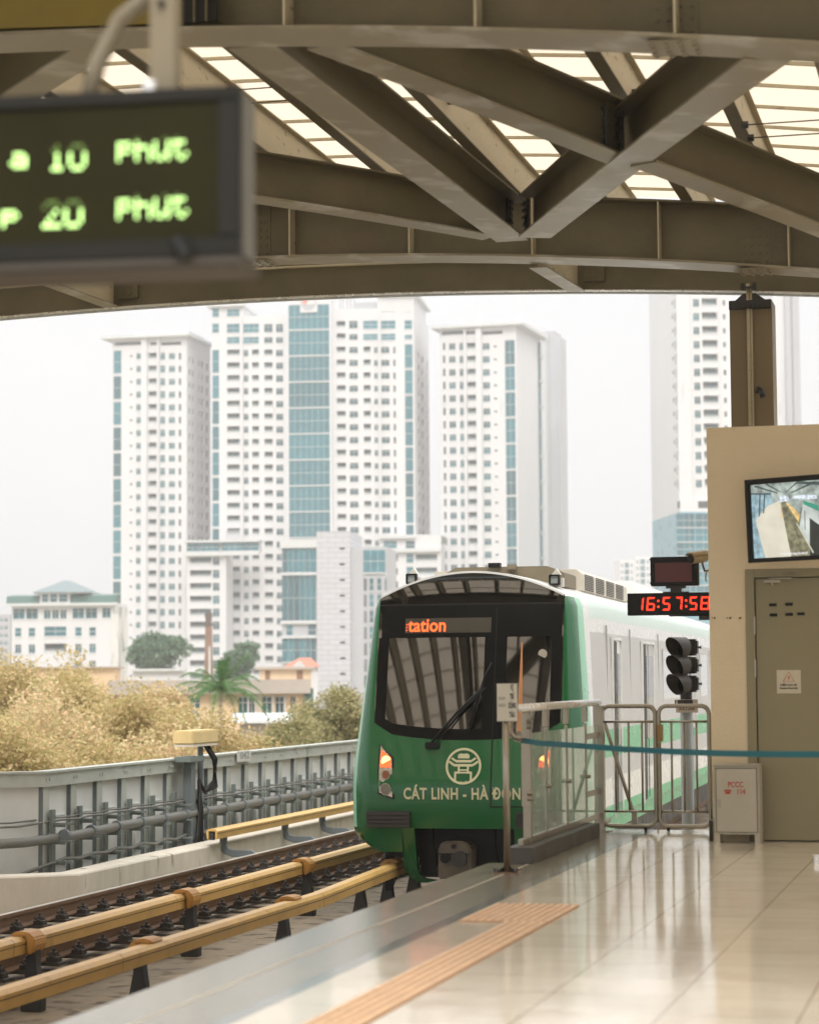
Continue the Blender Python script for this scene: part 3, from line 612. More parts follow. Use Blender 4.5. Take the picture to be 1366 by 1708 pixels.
# warning sign on the door
c0 = aty(1295, 1118, WY); c1 = aty(1336, 1157, WY)
wo_ = thing('warning_sign', 'square white high voltage warning sticker with red triangle on the brown door', 'sign', ((c0.x+c1.x)/2, WY, c1.z))
y_ = WY+.013; m = MB(); m.box(c0.x, c1.x, y_-.002, y_+.001, c1.z, c0.z); put('sign_plate', m, mat('sticker_white', (.55, .50, .38), .5), wo_, world=True)
xc = (c0.x+c1.x)/2; zc = c0.z-.012; h = .085
def tri(m, s):
    a = [(xc, y_-.004, zc-.0-(1-s)*.05), (xc-.05*s, y_-.004, zc-h+(1-s)*.02), (xc+.05*s, y_-.004, zc-h+(1-s)*.02)]; return a
m = MB(); A = tri(m, 1); B = tri(m, .86)
for i in range(3): m.quad(A[i], A[(i+1) % 3], B[(i+1) % 3], B[i])
m.add([(xc+.008, y_-.0045, zc-.028), (xc-.014, y_-.0045, zc-.055), (xc-.001, y_-.0045, zc-.052), (xc-.006, y_-.0045, zc-.078), (xc+.014, y_-.0045, zc-.046), (xc+.002, y_-.0045, zc-.048)], [(0, 1, 2, 3, 4, 5)])
put('triangle_mark', m, mat('sign_red', (.50, .13, .05), .5), wo_, world=True)
m = MB(); text_on(m, 'ĐIỆN CAO ÁP', .022, lambda a, b: (c0.x+.028+a, y_-.0045, zc-h-.035+b), .001, fit=.14); text_on(m, 'Warning Electricity', .018, lambda a, b: (c0.x+.022+a, y_-.0045, zc-h-.06+b), .001, fit=.155)
put('lettering', m, mat('sign_black', (.03, .03, .03), .5), wo_, world=True)
# cabinet
a0 = aty(1192, 1340, 19.0).x; a1 = aty(1268, 1340, 19.0).x; zt = solz(Vector((a0, 19.0, 0)), 1275)
co = thing('fire_cabinet', 'small beige metal fire equipment cabinet with red PCCC lettering', 'cabinet', ((a0+a1)/2, 19.1, 0))
zb_ = .075
m = MB(); m.box(a0, a1, 18.95, 19.2, zb_, zt-.012); m.box(a0-.008, a1+.008, 18.935, 19.21, zt-.012, zt); put('cabinet_body', m, CABM, co, world=True, bevel=.005)
m = MB(); m.box(a0+.022, a1-.022, 18.937, 18.949, zb_+.022, zt-.035); dd = put('cabinet_door', m, CABM, co, world=True, bevel=.003)
m = MB(); m.box(a0+.018, a0+.0215, 18.94, 18.9495, zb_+.02, zt-.033); m.box(a1-.0215, a1-.018, 18.94, 18.9495, zb_+.02, zt-.033); m.box(a0+.018, a1-.018, 18.94, 18.9495, zt-.0345, zt-.031); m.box(a0+.018, a1-.018, 18.94, 18.9495, zb_+.018, zb_+.0215); put('door_gap', m, DARK, co, world=True)
for s in (a0, a1-.045):
    m = MB(); m.prism([(s, 18.95, 0), (s+.045, 18.95, 0), (s+.045, 18.95, zb_-.001), (s, 18.95, zb_-.001)], (0, .24, 0)); put('leg', m, CABM, co, world=True)
m = MB(); m.box(a0+.035, a0+.055, 18.925, 18.936, .30, .365); m.box(a0+.04, a0+.05, 18.915, 18.925, .30, .33); put('latch', m, STAIN, dd, world=True)
xc = (a0+a1)/2-.015
m = MB(); text_on(m, 'PCCC', .062, lambda a, b: (xc-.055+a, 18.934, zt-.185+b), .0012, fit=.125)
text_on(m, '114', .058, lambda a, b: (xc+.015+a, 18.934, zt-.242+b), .0015, fit=.066)
z0 = zt-.242; x0 = xc-.088                               # the telephone sign
m.add([(x0+dx*.066, 18.934, z0+dz_*.036) for dx, dz_ in ((0, .55), (.08, .9), (.3, 1), (.7, 1), (.92, .9), (1, .55), (.78, .5), (.74, .7), (.26, .7), (.22, .5))], [tuple(range(10))])
m.add([(x0+dx*.066, 18.934, z0+dz_*.036) for dx, dz_ in ((.32, .62), (.68, .62), (.88, .0), (.12, .0))], [(0, 1, 2, 3)])
put('lettering', m, RED, dd, world=True)
# small steel stud on floor at the far right
c = atz(1362, 1440, 0); m = MB(); m.tube([(c.x, c.y, 0), (c.x, c.y, .05)], .022, 12); m.tube([(c.x, c.y, .0505), (c.x, c.y, .062)], .026, 12)
tag(put('floor_door_stop', m, CHROME), 'tiny shiny steel door stop standing on the floor at the right', 'door stop')
# monitor: hung in front of the wall, turned to the left and tipped down
mc = aty(1244, 870, 18.95); mo = thing('cctv_monitor', 'black framed screen above the door showing a platform camera view', 'monitor', (mc.x, mc.y, mc.z), rad(-30))
MW, MH = 1.20, .69
T = Matrix.Rotation(rad(3), 3, 'X')
def mq(x, y, z): return T @ Vector((x, y, z))
def mbx(m, x0, x1, y0, y1, z0, z1): m.box(x0, x1, y0, y1, z0-0, z1-0, R=T)
m = MB(); b_ = .045
mbx(m, 0, MW, .0, .05, MH/2-b_, MH/2); mbx(m, 0, MW, .0, .05, -MH/2, -MH/2+b_*.8); mbx(m, 0, b_, 0, .05, -MH/2+b_*.8, MH/2-b_); mbx(m, MW-b_, MW, 0, .05, -MH/2+b_*.8, MH/2-b_); mbx(m, .02, MW-.02, .05, .09, -MH/2+.02, MH/2-.02)
put('casing', m, BLACK, mo, bevel=.004)
m = MB(); mbx(m, .5, .7, .09, .2, -.1, .1); put('wall_mount', m, DARK, mo)
def pic(name, polys, mt, off, par):
    m = MB()
    for P_ in polys:
        m.add([mq(b_+u*.66, .03-off, -MH/2+b_*.8+v*(MH-b_*1.8)) for u, v in P_], [tuple(range(len(P_)))])
    return put(name, m, mt, par)
def pm(n, c, s=1.0, var=.35, sc=9):
    m = bpy.data.materials.new(n); m.use_nodes = True; t = m.node_tree; b = t.nodes['Principled BSDF']; b.inputs['Base Color'].default_value = (.01, .01, .01, 1); b.inputs['Roughness'].default_value = .15
    no = t.nodes.new('ShaderNodeTexNoise'); no.inputs['Scale'].default_value = sc; no.inputs['Detail'].default_value = 5; tc = t.nodes.new('ShaderNodeTexCoord'); t.links.new(tc.outputs['Object'], no.inputs[0])
    r = t.nodes.new('ShaderNodeMapRange'); r.inputs[1].default_value = .3; r.inputs[2].default_value = .7; r.inputs[3].default_value = s*(1-var); r.inputs[4].default_value = s*(1+var); t.links.new(no.outputs[0], r.inputs[0])
    b.inputs['Emission Color'].default_value = (*c, 1); t.links.new(r.outputs[0], b.inputs['Emission Strength']); return m
sc_ = pic('screen', [[(0, 0), (1.68, 0), (1.68, 1), (0, 1)]], pm('screen_roof', (.26, .30, .27), .8, .7, 14), 0, mo)
# camera picture: (u, v) measured on the visible left part of the screen, 0..1 across the photo's crop
pic('picture_wall', [[(0, 0), (.16, 0), (.06, .52), (.33, .74), (.3, .88), (0, .88)]], pm('px_blue', (.22, .32, .36), .8, .5, 20), .001, sc_)
pic('picture_floor', [[(.05, .52), (.24, .70), (.42, .76), (.46, .60), (.56, 0), (.17, 0)]], pm('px_floor', (.50, .47, .38), .85, .08), .002, sc_)
pic('picture_track', [[(.56, 0), (.46, .60), (.44, .78), (.50, .76), (.72, .55), (1.0, 0)]], pm('px_track', (.16, .15, .09), .8, .6, 25), .0025, sc_)
pic('picture_yellow', [[(.44, .52), (.46, .52), (.45, .72), (.44, .72)], [(.52, .72), (.55, .72), (.72, .56), (.70, .45)]], pm('px_yellow', (.62, .42, .16), .75, .4, 25), .003, sc_)
pic('picture_glow', [[(.40, .75), (.46, .74), (.55, .75), (.57, .79), (.50, .83), (.43, .82)], [(.62, .77), (.78, .755), (.98, .75), (.98, .80), (.80, .82), (.62, .81)]], pm('px_white', (.55, .60, .66), .75, .6, 45), .0032, sc_)
pic('picture_train', [[(.78, .72), (1.0, .62), (1.0, .36), (.86, .52), (.84, .1), (.70, .38)]], pm('px_train', (.42, .45, .42), .8, .3), .0034, sc_)
pic('picture_train_stripe', [[(.78, .74), (1.0, .66), (1.0, .58), (.78, .69)]], pm('px_green', (.03, .22, .15), .9, .2), .0038, sc_)
pic('picture_train_dark', [[(.86, .50), (1.0, .40), (1.3, .2), (1.3, 0), (.84, 0)], [(.79, .6), (.80, .6), (.79, .34), (.78, .36)]], pm('px_dark', (.02, .025, .02), .6, .3), .004, sc_)
pic('picture_rail', [[(.66, .44), (.675, .44), (.90, .04), (.88, .03)]], pm('px_rail', (.55, .55, .42), .7, .2), .0042, sc_)
PXB = pm('px_beam', (.05, .07, .07), .7, .3)
for q_ in [[(.05, .97), (.40, .86), (.41, .87), (.07, .995)], [(.22, .99), (.45, .87), (.46, .875), (.26, 1)], [(.95, .99), (.60, .86), (.61, .85), (1.0, .97)], [(.70, 1), (.52, .87), (.53, .865), (.74, 1)], [(.7, .97), (1.1, .92), (1.1, .97), (.7, 1)], [(0, .87), (.3, .85), (.3, .87), (0, .89)], [(.17, .60), (.19, .61), (.22, .86), (.20, .86)], [(.10, .56), (.12, .57), (.15, .87), (.13, .87)]]: pic('picture_beam', [q_], PXB, .0042, sc_)
m = MB(); vs, fs = text_mb('03 Ra Hanh lang Re doi #1', .03, .001); k_ = .27/max(v[0] for v in vs); m.add([mq(b_+.40*.66+v[0]*k_, .0255, -MH/2+b_*.8+.015+v[1]) for v in vs], fs); put('picture_caption', m, pm('px_text', (.7, .7, .7), .7, .05), sc_)
# ================================================================== STOP SIGN POST, GLASS BARRIER, GATES, TAPE
SY = 15.83; sx = aty(846, 1455, SY).x
so2 = thing('stop_position_sign', 'white stop position sign on a slim steel post by the platform edge', 'sign', (sx, SY, 0))
m = MB(); m.tube([(sx, SY, .008), (sx, SY, 1.30)], .0235, 14); put('post', m, STAIN, so2, world=True, smooth=True)
m = MB(); m.box(sx-.095, sx+.095, SY-.08, SY+.08, .0005, .008)
for i in range(4): m.prism([(sx+(.02 if i % 2 else -.02), SY-.004, .008), (sx+(.07 if i % 2 else -.07), SY-.004, .008), (sx+(.02 if i % 2 else -.02), SY-.004, .05)], (0, .008, 0))
put('base_plate', m, mat('rusty_plate', (.20, .12, .08), .6), so2, world=True)
for i in (-.08, -.055, .055, .08):
    m = MB(); m.tube([(sx+i, SY-.055, .008), (sx+i, SY-.055, .04)], .009, 6); put('bolt', m, DARK, so2, world=True)
c0 = aty(828, 1140, SY-.03); c1 = aty(864, 1204, SY-.03)
m = MB(); m.box(c0.x, c1.x, SY-.032, SY-.026, c1.z, c0.z); put('sign_frame', m, DARK, so2, world=True)
m = MB(); m.box(c0.x+.003, c1.x-.003, SY-.0335, SY-.032, c1.z+.003, c0.z-.003); put('sign_plate', m, mat('sign_cream', (.58, .55, .47), .5, var=.05), so2, world=True)
m = MB()
for i, w in enumerate(('VỊ', 'TRÍ', 'DỪNG', 'TÀU')):
    wd = (.021, .030, .052, .040)[i]*1.0
    text_on(m, w, .052, lambda a, b, i=i, wd=wd: (c0.x+.112-wd/2*0-wd/2+a, SY-.0345, c0.z-.047-i*.064+b), .0022, fit=wd)
put('large_lettering', m, BLACK, so2, world=True)
m = MB()
for i, w in enumerate(('STOP', 'SIGN')): text_on(m, w, .028, lambda a, b, i=i: (c0.x+.014+a, SY-.0345, c0.z-.118-i*.048+b*1.0), .0004, fit=.048)
put('small_lettering', m, mat('grey_ink', (.12, .12, .11), .6), so2, world=True)
# glass barrier along X = -3.42
BX = -3.42
bo = thing('glass_barrier', 'glass panel barrier with steel posts and round handrail at the platform end', 'barrier', (BX, 18.3, 0))
y0, y1 = 16.72, 20.33
m = MB(); m.box(-3.50, -3.30, 16.62, 19.6, .0005, .12); put('plinth', m, mat('dark_plinth', (.075, .07, .062), .6), bo, world=True, bevel=.004)
m = MB(); m.tube([(BX, y0-.02, 1.145), (BX, y1-.9, 1.15), (BX, y1, 1.15)], .030, 14); put('handrail', m, CHROME, bo, world=True, smooth=True)
pys = [atx(px, 1300, BX).y for px in (881, 911, 945, 977)]
for i, yy in enumerate(pys):
    m = MB(); 
    if i == 0: m.box(BX-.03, BX+.03, yy-.06, yy+.0, .12, .99); m.box(BX-.036, BX+.036, yy-.08, yy-.062, .40, 1.10)
    else: m.box(BX-.012, BX+.012, yy-.02, yy+.02, .16, .98)
    m.box(BX-.02, BX+.02, yy-.045, yy+.035, .99, 1.118); put('post', m, STAIN, bo, world=True, bevel=.003)
    for z in ((.52,) if i else (.46, .50, 1.0, 1.04)):
        m = MB(); m.tube([(BX+.01, yy-.085 if i == 0 else yy-.04, z), (BX+.05, yy-.085 if i == 0 else yy-.04, z)], .016, 8); put('glass_clamp', m, STAIN, bo, world=True)
ye = atx(1000, 1300, BX).y
for a, b in zip(pys, pys[1:]+[ye]):
    m = MB(); m.box(BX-.004, BX+.004, a+.022, b-.022, .175, .95); put('glass_panel', m, GLASS, bo, world=True)
m = MB(); m.box(BX-.02, BX+.02, y0+.05, ye, .122, .168); put('bottom_rail', m, STAIN, bo, world=True)
m = MB(); m.box(BX-.045, BX+.045, ye-.05, ye+.05, .008, 1.12); m.box(BX-.1, BX+.1, ye-.1, ye+.1, .0005, .008); put('end_post', m, STAIN, bo, world=True, bevel=.004)
for z in (.36, .86):
    m = MB(); m.box(BX-.01, BX+.01, pys[3]+.021, ye-.051, z-.025, z+.025); put('tie_strap', m, STAIN, bo, world=True)
# far glass seen beyond the first gate (the barrier turns the corner behind)
GY = 20.4
def gate(px0, px1, label, zlo, nb, extra):
    xa = aty(px0, 1300, GY).x; xb = aty(px1, 1300, GY).x; zt = 1.115; zl = .045; r = .020
    o = thing('gate_leaf', label, 'gate', ((xa+xb)/2, GY, 0), 0, 'stainless gate leaves at the platform end')
    c = .07; pts = []
    for cx_, cz_, a0_ in ((xb-c, zt-c, 0), (xa+c, zt-c, 90), (xa+c, zl+c, 180), (xb-c, zl+c, 270)):
        for k in range(6): a = rad(a0_+k*18); pts.append(Vector((cx_+c*math.cos(a), GY, cz_+c*math.sin(a))))
    n = 10; R = []; N_ = len(pts)
    for i, p in enumerate(pts):
        t = (pts[(i+1) % N_]-pts[i-1]).normalized(); s_ = Vector((0, 1, 0)); u_ = s_.cross(t)
        R.append([p+s_*r*math.cos(2*math.pi*j/n)+u_*r*math.sin(2*math.pi*j/n) for j in range(n)])
    m = MB(); m.ring(R+[R[0]], True, False); put('frame', m, STAIN, o, world=True, smooth=True)
    for z in (zt-.14, zl+.13):
        m = MB(); m.tube([(xa+.015, GY, z), (xb-.015, GY, z)], .011, 8); put('crossbar', m, STAIN, o, world=True, smooth=True)
    for k in range(nb):
        x = xa+(xb-xa)*(k+1)/(nb+1); m = MB(); m.tube([(x, GY, zl+.13), (x, GY, zt-.14)], .010, 8); put('bar', m, STAIN, o, world=True, smooth=True)
    x = extra; m = MB(); m.tube([(x, GY, zl-.005), (x, GY, .035)], .008, 6); m.tube([(x-.012, GY, .020), (x+.012, GY, .020)], .0195, 12); put('caster', m, BLACK, o, world=True)
    return o, xa, xb
g1, xa, xb = gate(1005, 1094, 'left stainless gate leaf next to the glass barrier end post', 0, 3, aty(1077, 1380, GY).x)
m = MB(); p = aty(1008, 1205, GY+.08); q = aty(1058, 1362, GY+.08); m.tube([p, q], .016, 8); m.box(q.x-.02, q.x+.025, GY+.05, GY+.1, q.z-.08, q.z+.06); put('stay_bar', m, STAIN, g1, world=True)
g2, xa2, xb2 = gate(1100, 1184, 'right stainless gate leaf next to the cream room wall', 0, 3, aty(1115, 1385, GY).x)
m = MB(); m.box(xa2-.01, xa2+.035, GY-.045, GY+.03, .80, .95); m.tube([(xa2, GY-.04, .78), (xa2+.02, GY-.05, .70)], .014, 7); put('lock', m, mat('brass_lock', (.33, .20, .07), .5, metal=.5), g2, world=True)
m = MB(); m.tube([(xb+.012, GY, .03), (xb+.012, GY, -.0)], .008, 6); m.tube([(xb+.012, GY, .97), (xa2-.002, GY, .97)], .009, 6); put('drop_bolt', m, STAIN, g1, world=True)
# barrier tape from the barrier to the right, sagging
pts = [(868, 1235), (900, 1240), (960, 1244), (1040, 1250), (1120, 1254), (1200, 1257), (1290, 1258.5), (1366, 1259), (1460, 1259)]
P = []
for i, (px, py) in enumerate(pts):
    t = i/(len(pts)-1); Y = 16.72-2.6*t; P.append(aty(px, py, Y))
to = thing('barrier_tape', 'teal retractable belt stretched from the glass barrier towards the right', 'belt', tuple(P[0]))
m = MB(); m.sweep(P, [(-.0015, -.020), (.0015, -.020), (.0015, .020), (-.0015, .020)]); put('belt', m, mat('teal_webbing', (.004, .12, .155), .6), to, world=True)
m = MB(); d_ = P[0]; m.tube([d_+Vector((-.045, .0, .012)), d_+Vector((.005, 0, 0))], .020, 10); put('end_clip', m, WHITE, to, world=True, smooth=True)
# hook-shaped holder fixed to the barrier post
m = MB(); m.tube([(BX-.03, 16.66, 1.07), (BX-.05, 16.62, .99), (BX-.0, 16.6, .93), (BX+.06, 16.62, .92)], .02, 8); put('belt_holder', m, STAIN, bo, world=True, smooth=True)
# ================================================================== SIGNAL, CLOCK, RED DISPLAY, CAMERA
GYs = 23.6
s0 = aty(1145, 1200, GYs); sg = thing('railway_signal', 'dark three lamp railway signal on a grey pole beyond the gates', 'signal', (s0.x, GYs, -1.45))
m = MB(); m.tube([(s0.x, GYs, -1.45), (s0.x, GYs, 1.12)], .065, 16); put('pole', m, mat('grey_pole', (.33, .36, .36), .45, var=.08), sg, world=True, smooth=True)
m = MB(); m.tube([(s0.x, GYs, 1.10), (s0.x, GYs, 1.14)], .12, 14); m.tube([(s0.x, GYs, 1.14), (s0.x, GYs, 1.22)], .06, 12); put('collar', m, DARK, sg, world=True)
for py in (1080, 1110, 1141):
    c = aty(1150, py, GYs); o = None
    m = MB(); m.box(s0.x-.02, s0.x+.125, GYs-.04, GYs+.12, c.z-.085, c.z+.085); lh = put('lamp_housing', m, DARK, sg, world=True, bevel=.02)
    m = MB(); ctr = Vector((s0.x+.0, GYs-.04, c.z)); ax = Vector((-.62, -.78, -.05)).normalized(); sd = ax.cross(Vector((0, 0, 1))); R = []
    for k, (dd_, rr) in enumerate(((0, .100), (.06, .108), (.13, .112), (.21, .114))):
        ring = []
        for j in range(29):
            a = rad(-75+330*j/28)
            dj = dd_*(.72+.28*math.sin(a))
            ring.append(ctr+ax*dj+sd*rr*math.cos(a)+Vector((0, 0, 1))*rr*math.sin(a))
        R.append(ring)
    m.ring(R, False, False); h_ = put('hood', m, mat('hood_grey', (.085, .08, .076), .6) if py == 1080 else bpy.data.materials['hood_grey'], sg, world=True, smooth=True)
    m = MB(); m.add([ctr+ax*.01+sd*.105*math.cos(rad(a))+Vector((0, 0, .105*math.sin(rad(a)))) for a in range(0, 360, 15)], [tuple(range(24))]); put('lens', m, BLACK, sg, world=True)
    m = MB(); m.tube([(s0.x+.125, GYs+.04, c.z-.0), (s0.x+.155, GYs+.04, c.z)], .012, 6); m.box(s0.x+.15, s0.x+.16, GYs+.02, GYs+.06, c.z-.015, c.z+.015); put('hinge_knob', m, DARKG, lh, world=True)
c0 = aty(1127, 1167, GYs-.09); c1 = aty(1164, 1189, GYs-.09)
m = MB(); m.box(c0.x, c1.x, GYs-.09, GYs-.08, c1.z, c0.z); put('number_plate', m, mat('plate_white', (.58, .54, .46), .5), sg, world=True)
m = MB(); text_on(m, 'XX1206', .05, lambda a, b: (c0.x+.03+a, GYs-.092, c1.z+.025+b), .002, fit=(c1.x-c0.x)*.74); put('lettering', m, mat('rust_ink', (.16, .08, .05), .6), sg, world=True)
CYk = 20.9
a0 = aty(1046, 990, CYk); a1 = aty(1181, 1028, CYk); zt = a0.z; zb_ = solz(Vector((a0.x, CYk, 2)), 1027); w_ = a1.x-a0.x+.10
ck = thing('digital_clock', 'black digital clock with red digits beside the room wall', 'clock', (a0.x+w_/2, CYk, zb_))
m = MB(); m.box(a0.x, a0.x+w_, CYk, CYk+.09, zb_, zt); m.box(a0.x+.38, a0.x+w_, CYk+.02, CYk+.08, zb_-.012, zb_-.001); put('casing', m, BLACK, ck, world=True, bevel=.003)
def seg(ch, x, z, w, h, t, sl):
    S_ = {'0': 'abcdef', '1': 'bc', '2': 'abged', '3': 'abgcd', '4': 'fgbc', '5': 'afgcd', '6': 'afgedc', '7': 'abc', '8': 'abcdefg', '9': 'abfgcd'}[ch]; q = []
    def P_(u, v): return (x+u+sl*v, z+v)
    g_ = t*.15
    seg_ = {'a': [(g_, h), (w-g_, h), (w-t, h-t), (t, h-t)], 'd': [(g_, 0), (w-g_, 0), (w-t, t), (t, t)], 'g': [(t*.6, h/2), (t, h/2+t/2), (w-t, h/2+t/2), (w-t*.6, h/2), (w-t, h/2-t/2), (t, h/2-t/2)],
            'b': [(w, h-g_), (w-t, h-t), (w-t, h/2+t*.5), (w-t*.4, h/2+t*.1), (w, h/2+t*.4)], 'c': [(w, g_), (w-t, t), (w-t, h/2-t*.5), (w-t*.4, h/2-t*.1), (w, h/2-t*.4)],
            'f': [(0, h-g_), (t, h-t), (t, h/2+t*.5), (t*.4, h/2+t*.1), (0, h/2+t*.4)], 'e': [(0, g_), (t, t), (t, h/2-t*.5), (t*.4, h/2-t*.1), (0, h/2-t*.4)]}
    return [[P_(u, v) for u, v in seg_[s]] for s in S_]
pxm = (aty(1181, 1000, CYk).x-a0.x)/135.
dh = (zt-zb_)*.60; z0 = zb_+(zt-zb_)*.21
for ch, px, w in (('1', 1057, 15), ('6', 1077.5, 14), ('5', 1104, 13), ('7', 1125, 12), ('5', 1149, 13), ('8', 1167.5, 15)):
    m = MB(); x = a0.x+(px-1046)*pxm
    for pl in seg(ch, x, z0, w*pxm, dh, .0155, .10): m.add([(u, CYk-.002, v) for u, v in pl], [tuple(range(len(pl)))])
    put('digit', m, LED_R, ck, world=True)
for px in (1098, 1144.5):
    m = MB(); x = a0.x+(px-1046)*pxm
    for v in (.28, .72):
        m.add([(x+.011*math.cos(t_*.785), CYk-.002, z0+dh*v+.011*math.sin(t_*.785)) for t_ in range(8)], [tuple(range(8))])
    put('colon', m, LED_R, ck, world=True)
m = MB(); m.box(aty(1165, 1000, CYk).x, WX+.0, CYk+.01, CYk+.07, zb_-.05, zb_-.013); m.box(WX-.06, WX, CYk-.02, CYk+.14, zb_-.06, zt+.05); put('wall_bracket', m, DARK, ck, world=True)
b0 = aty(1086, 930, CYk+.1); b1 = aty(1166, 977, CYk+.1)
rd = thing('small_display', 'unlit dark red display panel standing on the digital clock', 'display', ((b0.x+b1.x)/2, CYk+.1, zt+.08))
zu, zl = b0.z, b1.z
m = MB(); m.box(b0.x, b1.x, CYk+.03, CYk+.14, zl, zu)
for z in (zl+.02, zl+.1, zu-.03): m.box(b0.x-.012, b0.x, CYk+.05, CYk+.1, z, z+.02)
put('casing', m, BLACK, rd, world=True, bevel=.006)
m = MB(); m.box(b0.x+.045, b1.x-.055, CYk+.026, CYk+.0285, zl+.035, zu-.055); put('screen', m, mat('unlit_red', (.10, .014, .012), .35), rd, world=True)
xm = (b0.x+b1.x)/2+.01
m = MB(); m.box(xm-.05, xm+.05, CYk+.05, CYk+.1, zt+.012, zl-.001); m.box(xm-.09, xm+.09, CYk+.04, CYk+.11, zl-.022, zl-.002); m.box(xm-.12, xm+.12, CYk+.05, CYk+.09, zt+.001, zt+.012); put('stand', m, DARK, rd, world=True)
cc = aty(1152, 933, CYk-.05)
vo = thing('security_camera', 'cream bullet security camera above the small red display', 'camera', tuple(cc), rad(-12))
m = MB(); m.tube([(0, 0, 0), (.015, .05, .005), (.05, .25, .03)], .044, 14); put('barrel', m, mat('cream_plastic', (.50, .40, .26), .5), vo, smooth=True)
m = MB(); m.tube([(-.002, -.006, -.001), (0, .0, 0)], .041, 14); put('lens', m, BLACK, vo)
m = MB(); m.sweep([(0, -.03, .028), (.05, .25, .06)], [(-.048, 0), (-.03, .028), (0, .036), (.03, .028), (.048, 0), (.03, .02), (-.03, .02)]); put('sun_shield', m, bpy.data.materials['cream_plastic'], vo)
m = MB(); m.tube([(.04, .2, -.02), (.07, .18, -.10), (.16, .15, -.10)], .012, 7); m.tube([(.1, .15, -.1), (.09, .14, -.17), (.1, .14, -.2)], .008, 6); put('bracket', m, STAIN, vo)
# ================================================================== HANGING DEPARTURE DISPLAY (near, blurred)
kd = 6.2
tr_ = atk(400, 140, kd); br_ = atk(385, 430, kd)
dr_ = thing('departure_display', 'large hanging departure board with glowing green characters', 'display', (tr_.x, tr_.y, br_.z), YAW+rad(-9))
Rl = Matrix.Rotation(-(YAW+rad(-9)), 3, 'Z')
hgt = tr_.z-br_.z; Wd = 1.5; dp = .19
def DB(m, x0, x1, y0, y1, z0, z1): m.box(x0, x1, y0, y1, z0, z1)
m = MB(); fr_ = .063
DB(m, -Wd, 0, 0, .03, hgt-fr_*.62, hgt); DB(m, -Wd, 0, 0, .03, 0, fr_*.9); DB(m, -fr_, 0, 0, .03, fr_*.9, hgt-fr_*.62); DB(m, -Wd, -Wd+fr_, 0, .03, fr_*.9, hgt-fr_*.62)
put('face_frame', m, mat('display_black', (.014, .013, .010), .5, spec=.2), dr_, bevel=.006)
m = MB(); DB(m, -Wd, 0, .0305, dp, 0, hgt); put('casing', m, mat('display_side', (.10, .098, .085), .5), dr_, bevel=.01)
m = MB(); DB(m, -Wd-.03, .012, -.02, dp+.02, -.03, -.001); put('bottom_lip', m, mat('display_lip', (.05, .040, .028), .5), dr_, bevel=.01)
m = MB(); DB(m, -Wd+fr_, -fr_, .014, .03, fr_*.9, hgt-fr_*.62); put('screen', m, mat('display_screen', (.019, .017, .005), .4, var=.2, scale=2, spec=.10), dr_)
for px in (302,):
    c = atk(312, 422, kd); m = MB(); lc = Rl @ (c-dr_.location); m.tube([(lc.x-.02, -.03, lc.z+.03), (lc.x+.01, -.04, lc.z-.02)], .022, 8); put('latch', m, BLACK, dr_)
FONT = {'p': ['.....', '1111.', '1...1', '1111.', '1....', '1....'], 'h': ['1....', '1....', '1111.', '1...1', '1...1', '1...1'], 'u': ['...1.', '1...1', '1...1', '1...1', '1..11', '.11.1'],
        't': ['.1...', '1111.', '.1...', '.1...', '.1..1', '..11.'], '1': ['..1..', '.11..', '..1..', '..1..', '..1..', '.111.'], '0': ['.111.', '1...1', '1...1', '1...1', '1...1', '.111.'], '2': ['.111.', '1...1', '...1.', '..1..', '.1...', '11111'],
        'a': ['.....', '.111.', '....1', '.1111', '1...1', '.1111']}
LED_D = emis('dim_green_led', (.30, .50, .10), .22)
def led_text(txt, px, py, wpx, hpx):
    for ch in txt:
        if ch == ' ': px += wpx; continue
        m = MB()
        for r_, row in enumerate(FONT[ch]):
            m.mi = 1 if (r_ == 0 or (r_ == 1 and ch in '120')) else 0
            for q_, c_ in enumerate(row):
                if c_ == '1':
                    p = Rl @ (atk(px+(q_+.5)*wpx/5.6, py+(r_+.5)*hpx/6, kd)-dr_.location); s_ = wpx/F*kd/5.6*.34
                    zz = p.z; m.add([(p.x-s_, .011, zz-s_*1.4), (p.x+s_, .011, zz-s_*1.4), (p.x+s_, .011, zz+s_*1.4), (p.x-s_, .011, zz+s_*1.4)], [(0, 1, 2, 3)])
        put('led_character', m, [LED_G, LED_D], dr_); px += wpx
led_text('phut', 186, 222, 32, 40); led_text('phut', 188, 319, 32, 42); led_text('10', 64, 228, 36, 46); led_text('20', 56, 324, 38, 48); led_text('a', -4, 236, 34, 30); led_text('p', -16, 334, 34, 34)
hp = Rl @ (atk(256, 140, kd)-dr_.location)
m = MB(); m.box(hp.x-.035, hp.x+.035, .05, .12, hgt, 5.4-br_.z)
put('hanger', m, TAN, dr_)
m = MB()
for z in (hgt+.25, hgt+.33, hgt+.41): m.tube([(hp.x, .035, z), (hp.x, .05, z)], .010, 8)
put('hanger_hole', m, BLACK, dr_)
m = MB(); m.tube([(hp.x-.02, .14, hgt+.33), (hp.x-.15, .16, hgt+.25), (hp.x-.22, .16, hgt+.12), (hp.x-.24, .14, hgt)], .026, 8); put('cable_hose', m, TAN, dr_, smooth=True)
m = MB(); m.tube([(hp.x-.03, .03, hgt+.0), (hp.x-.03, .03, hgt+.03)], .02, 8); put('bolt', m, CHROME, dr_)
exec_train = True
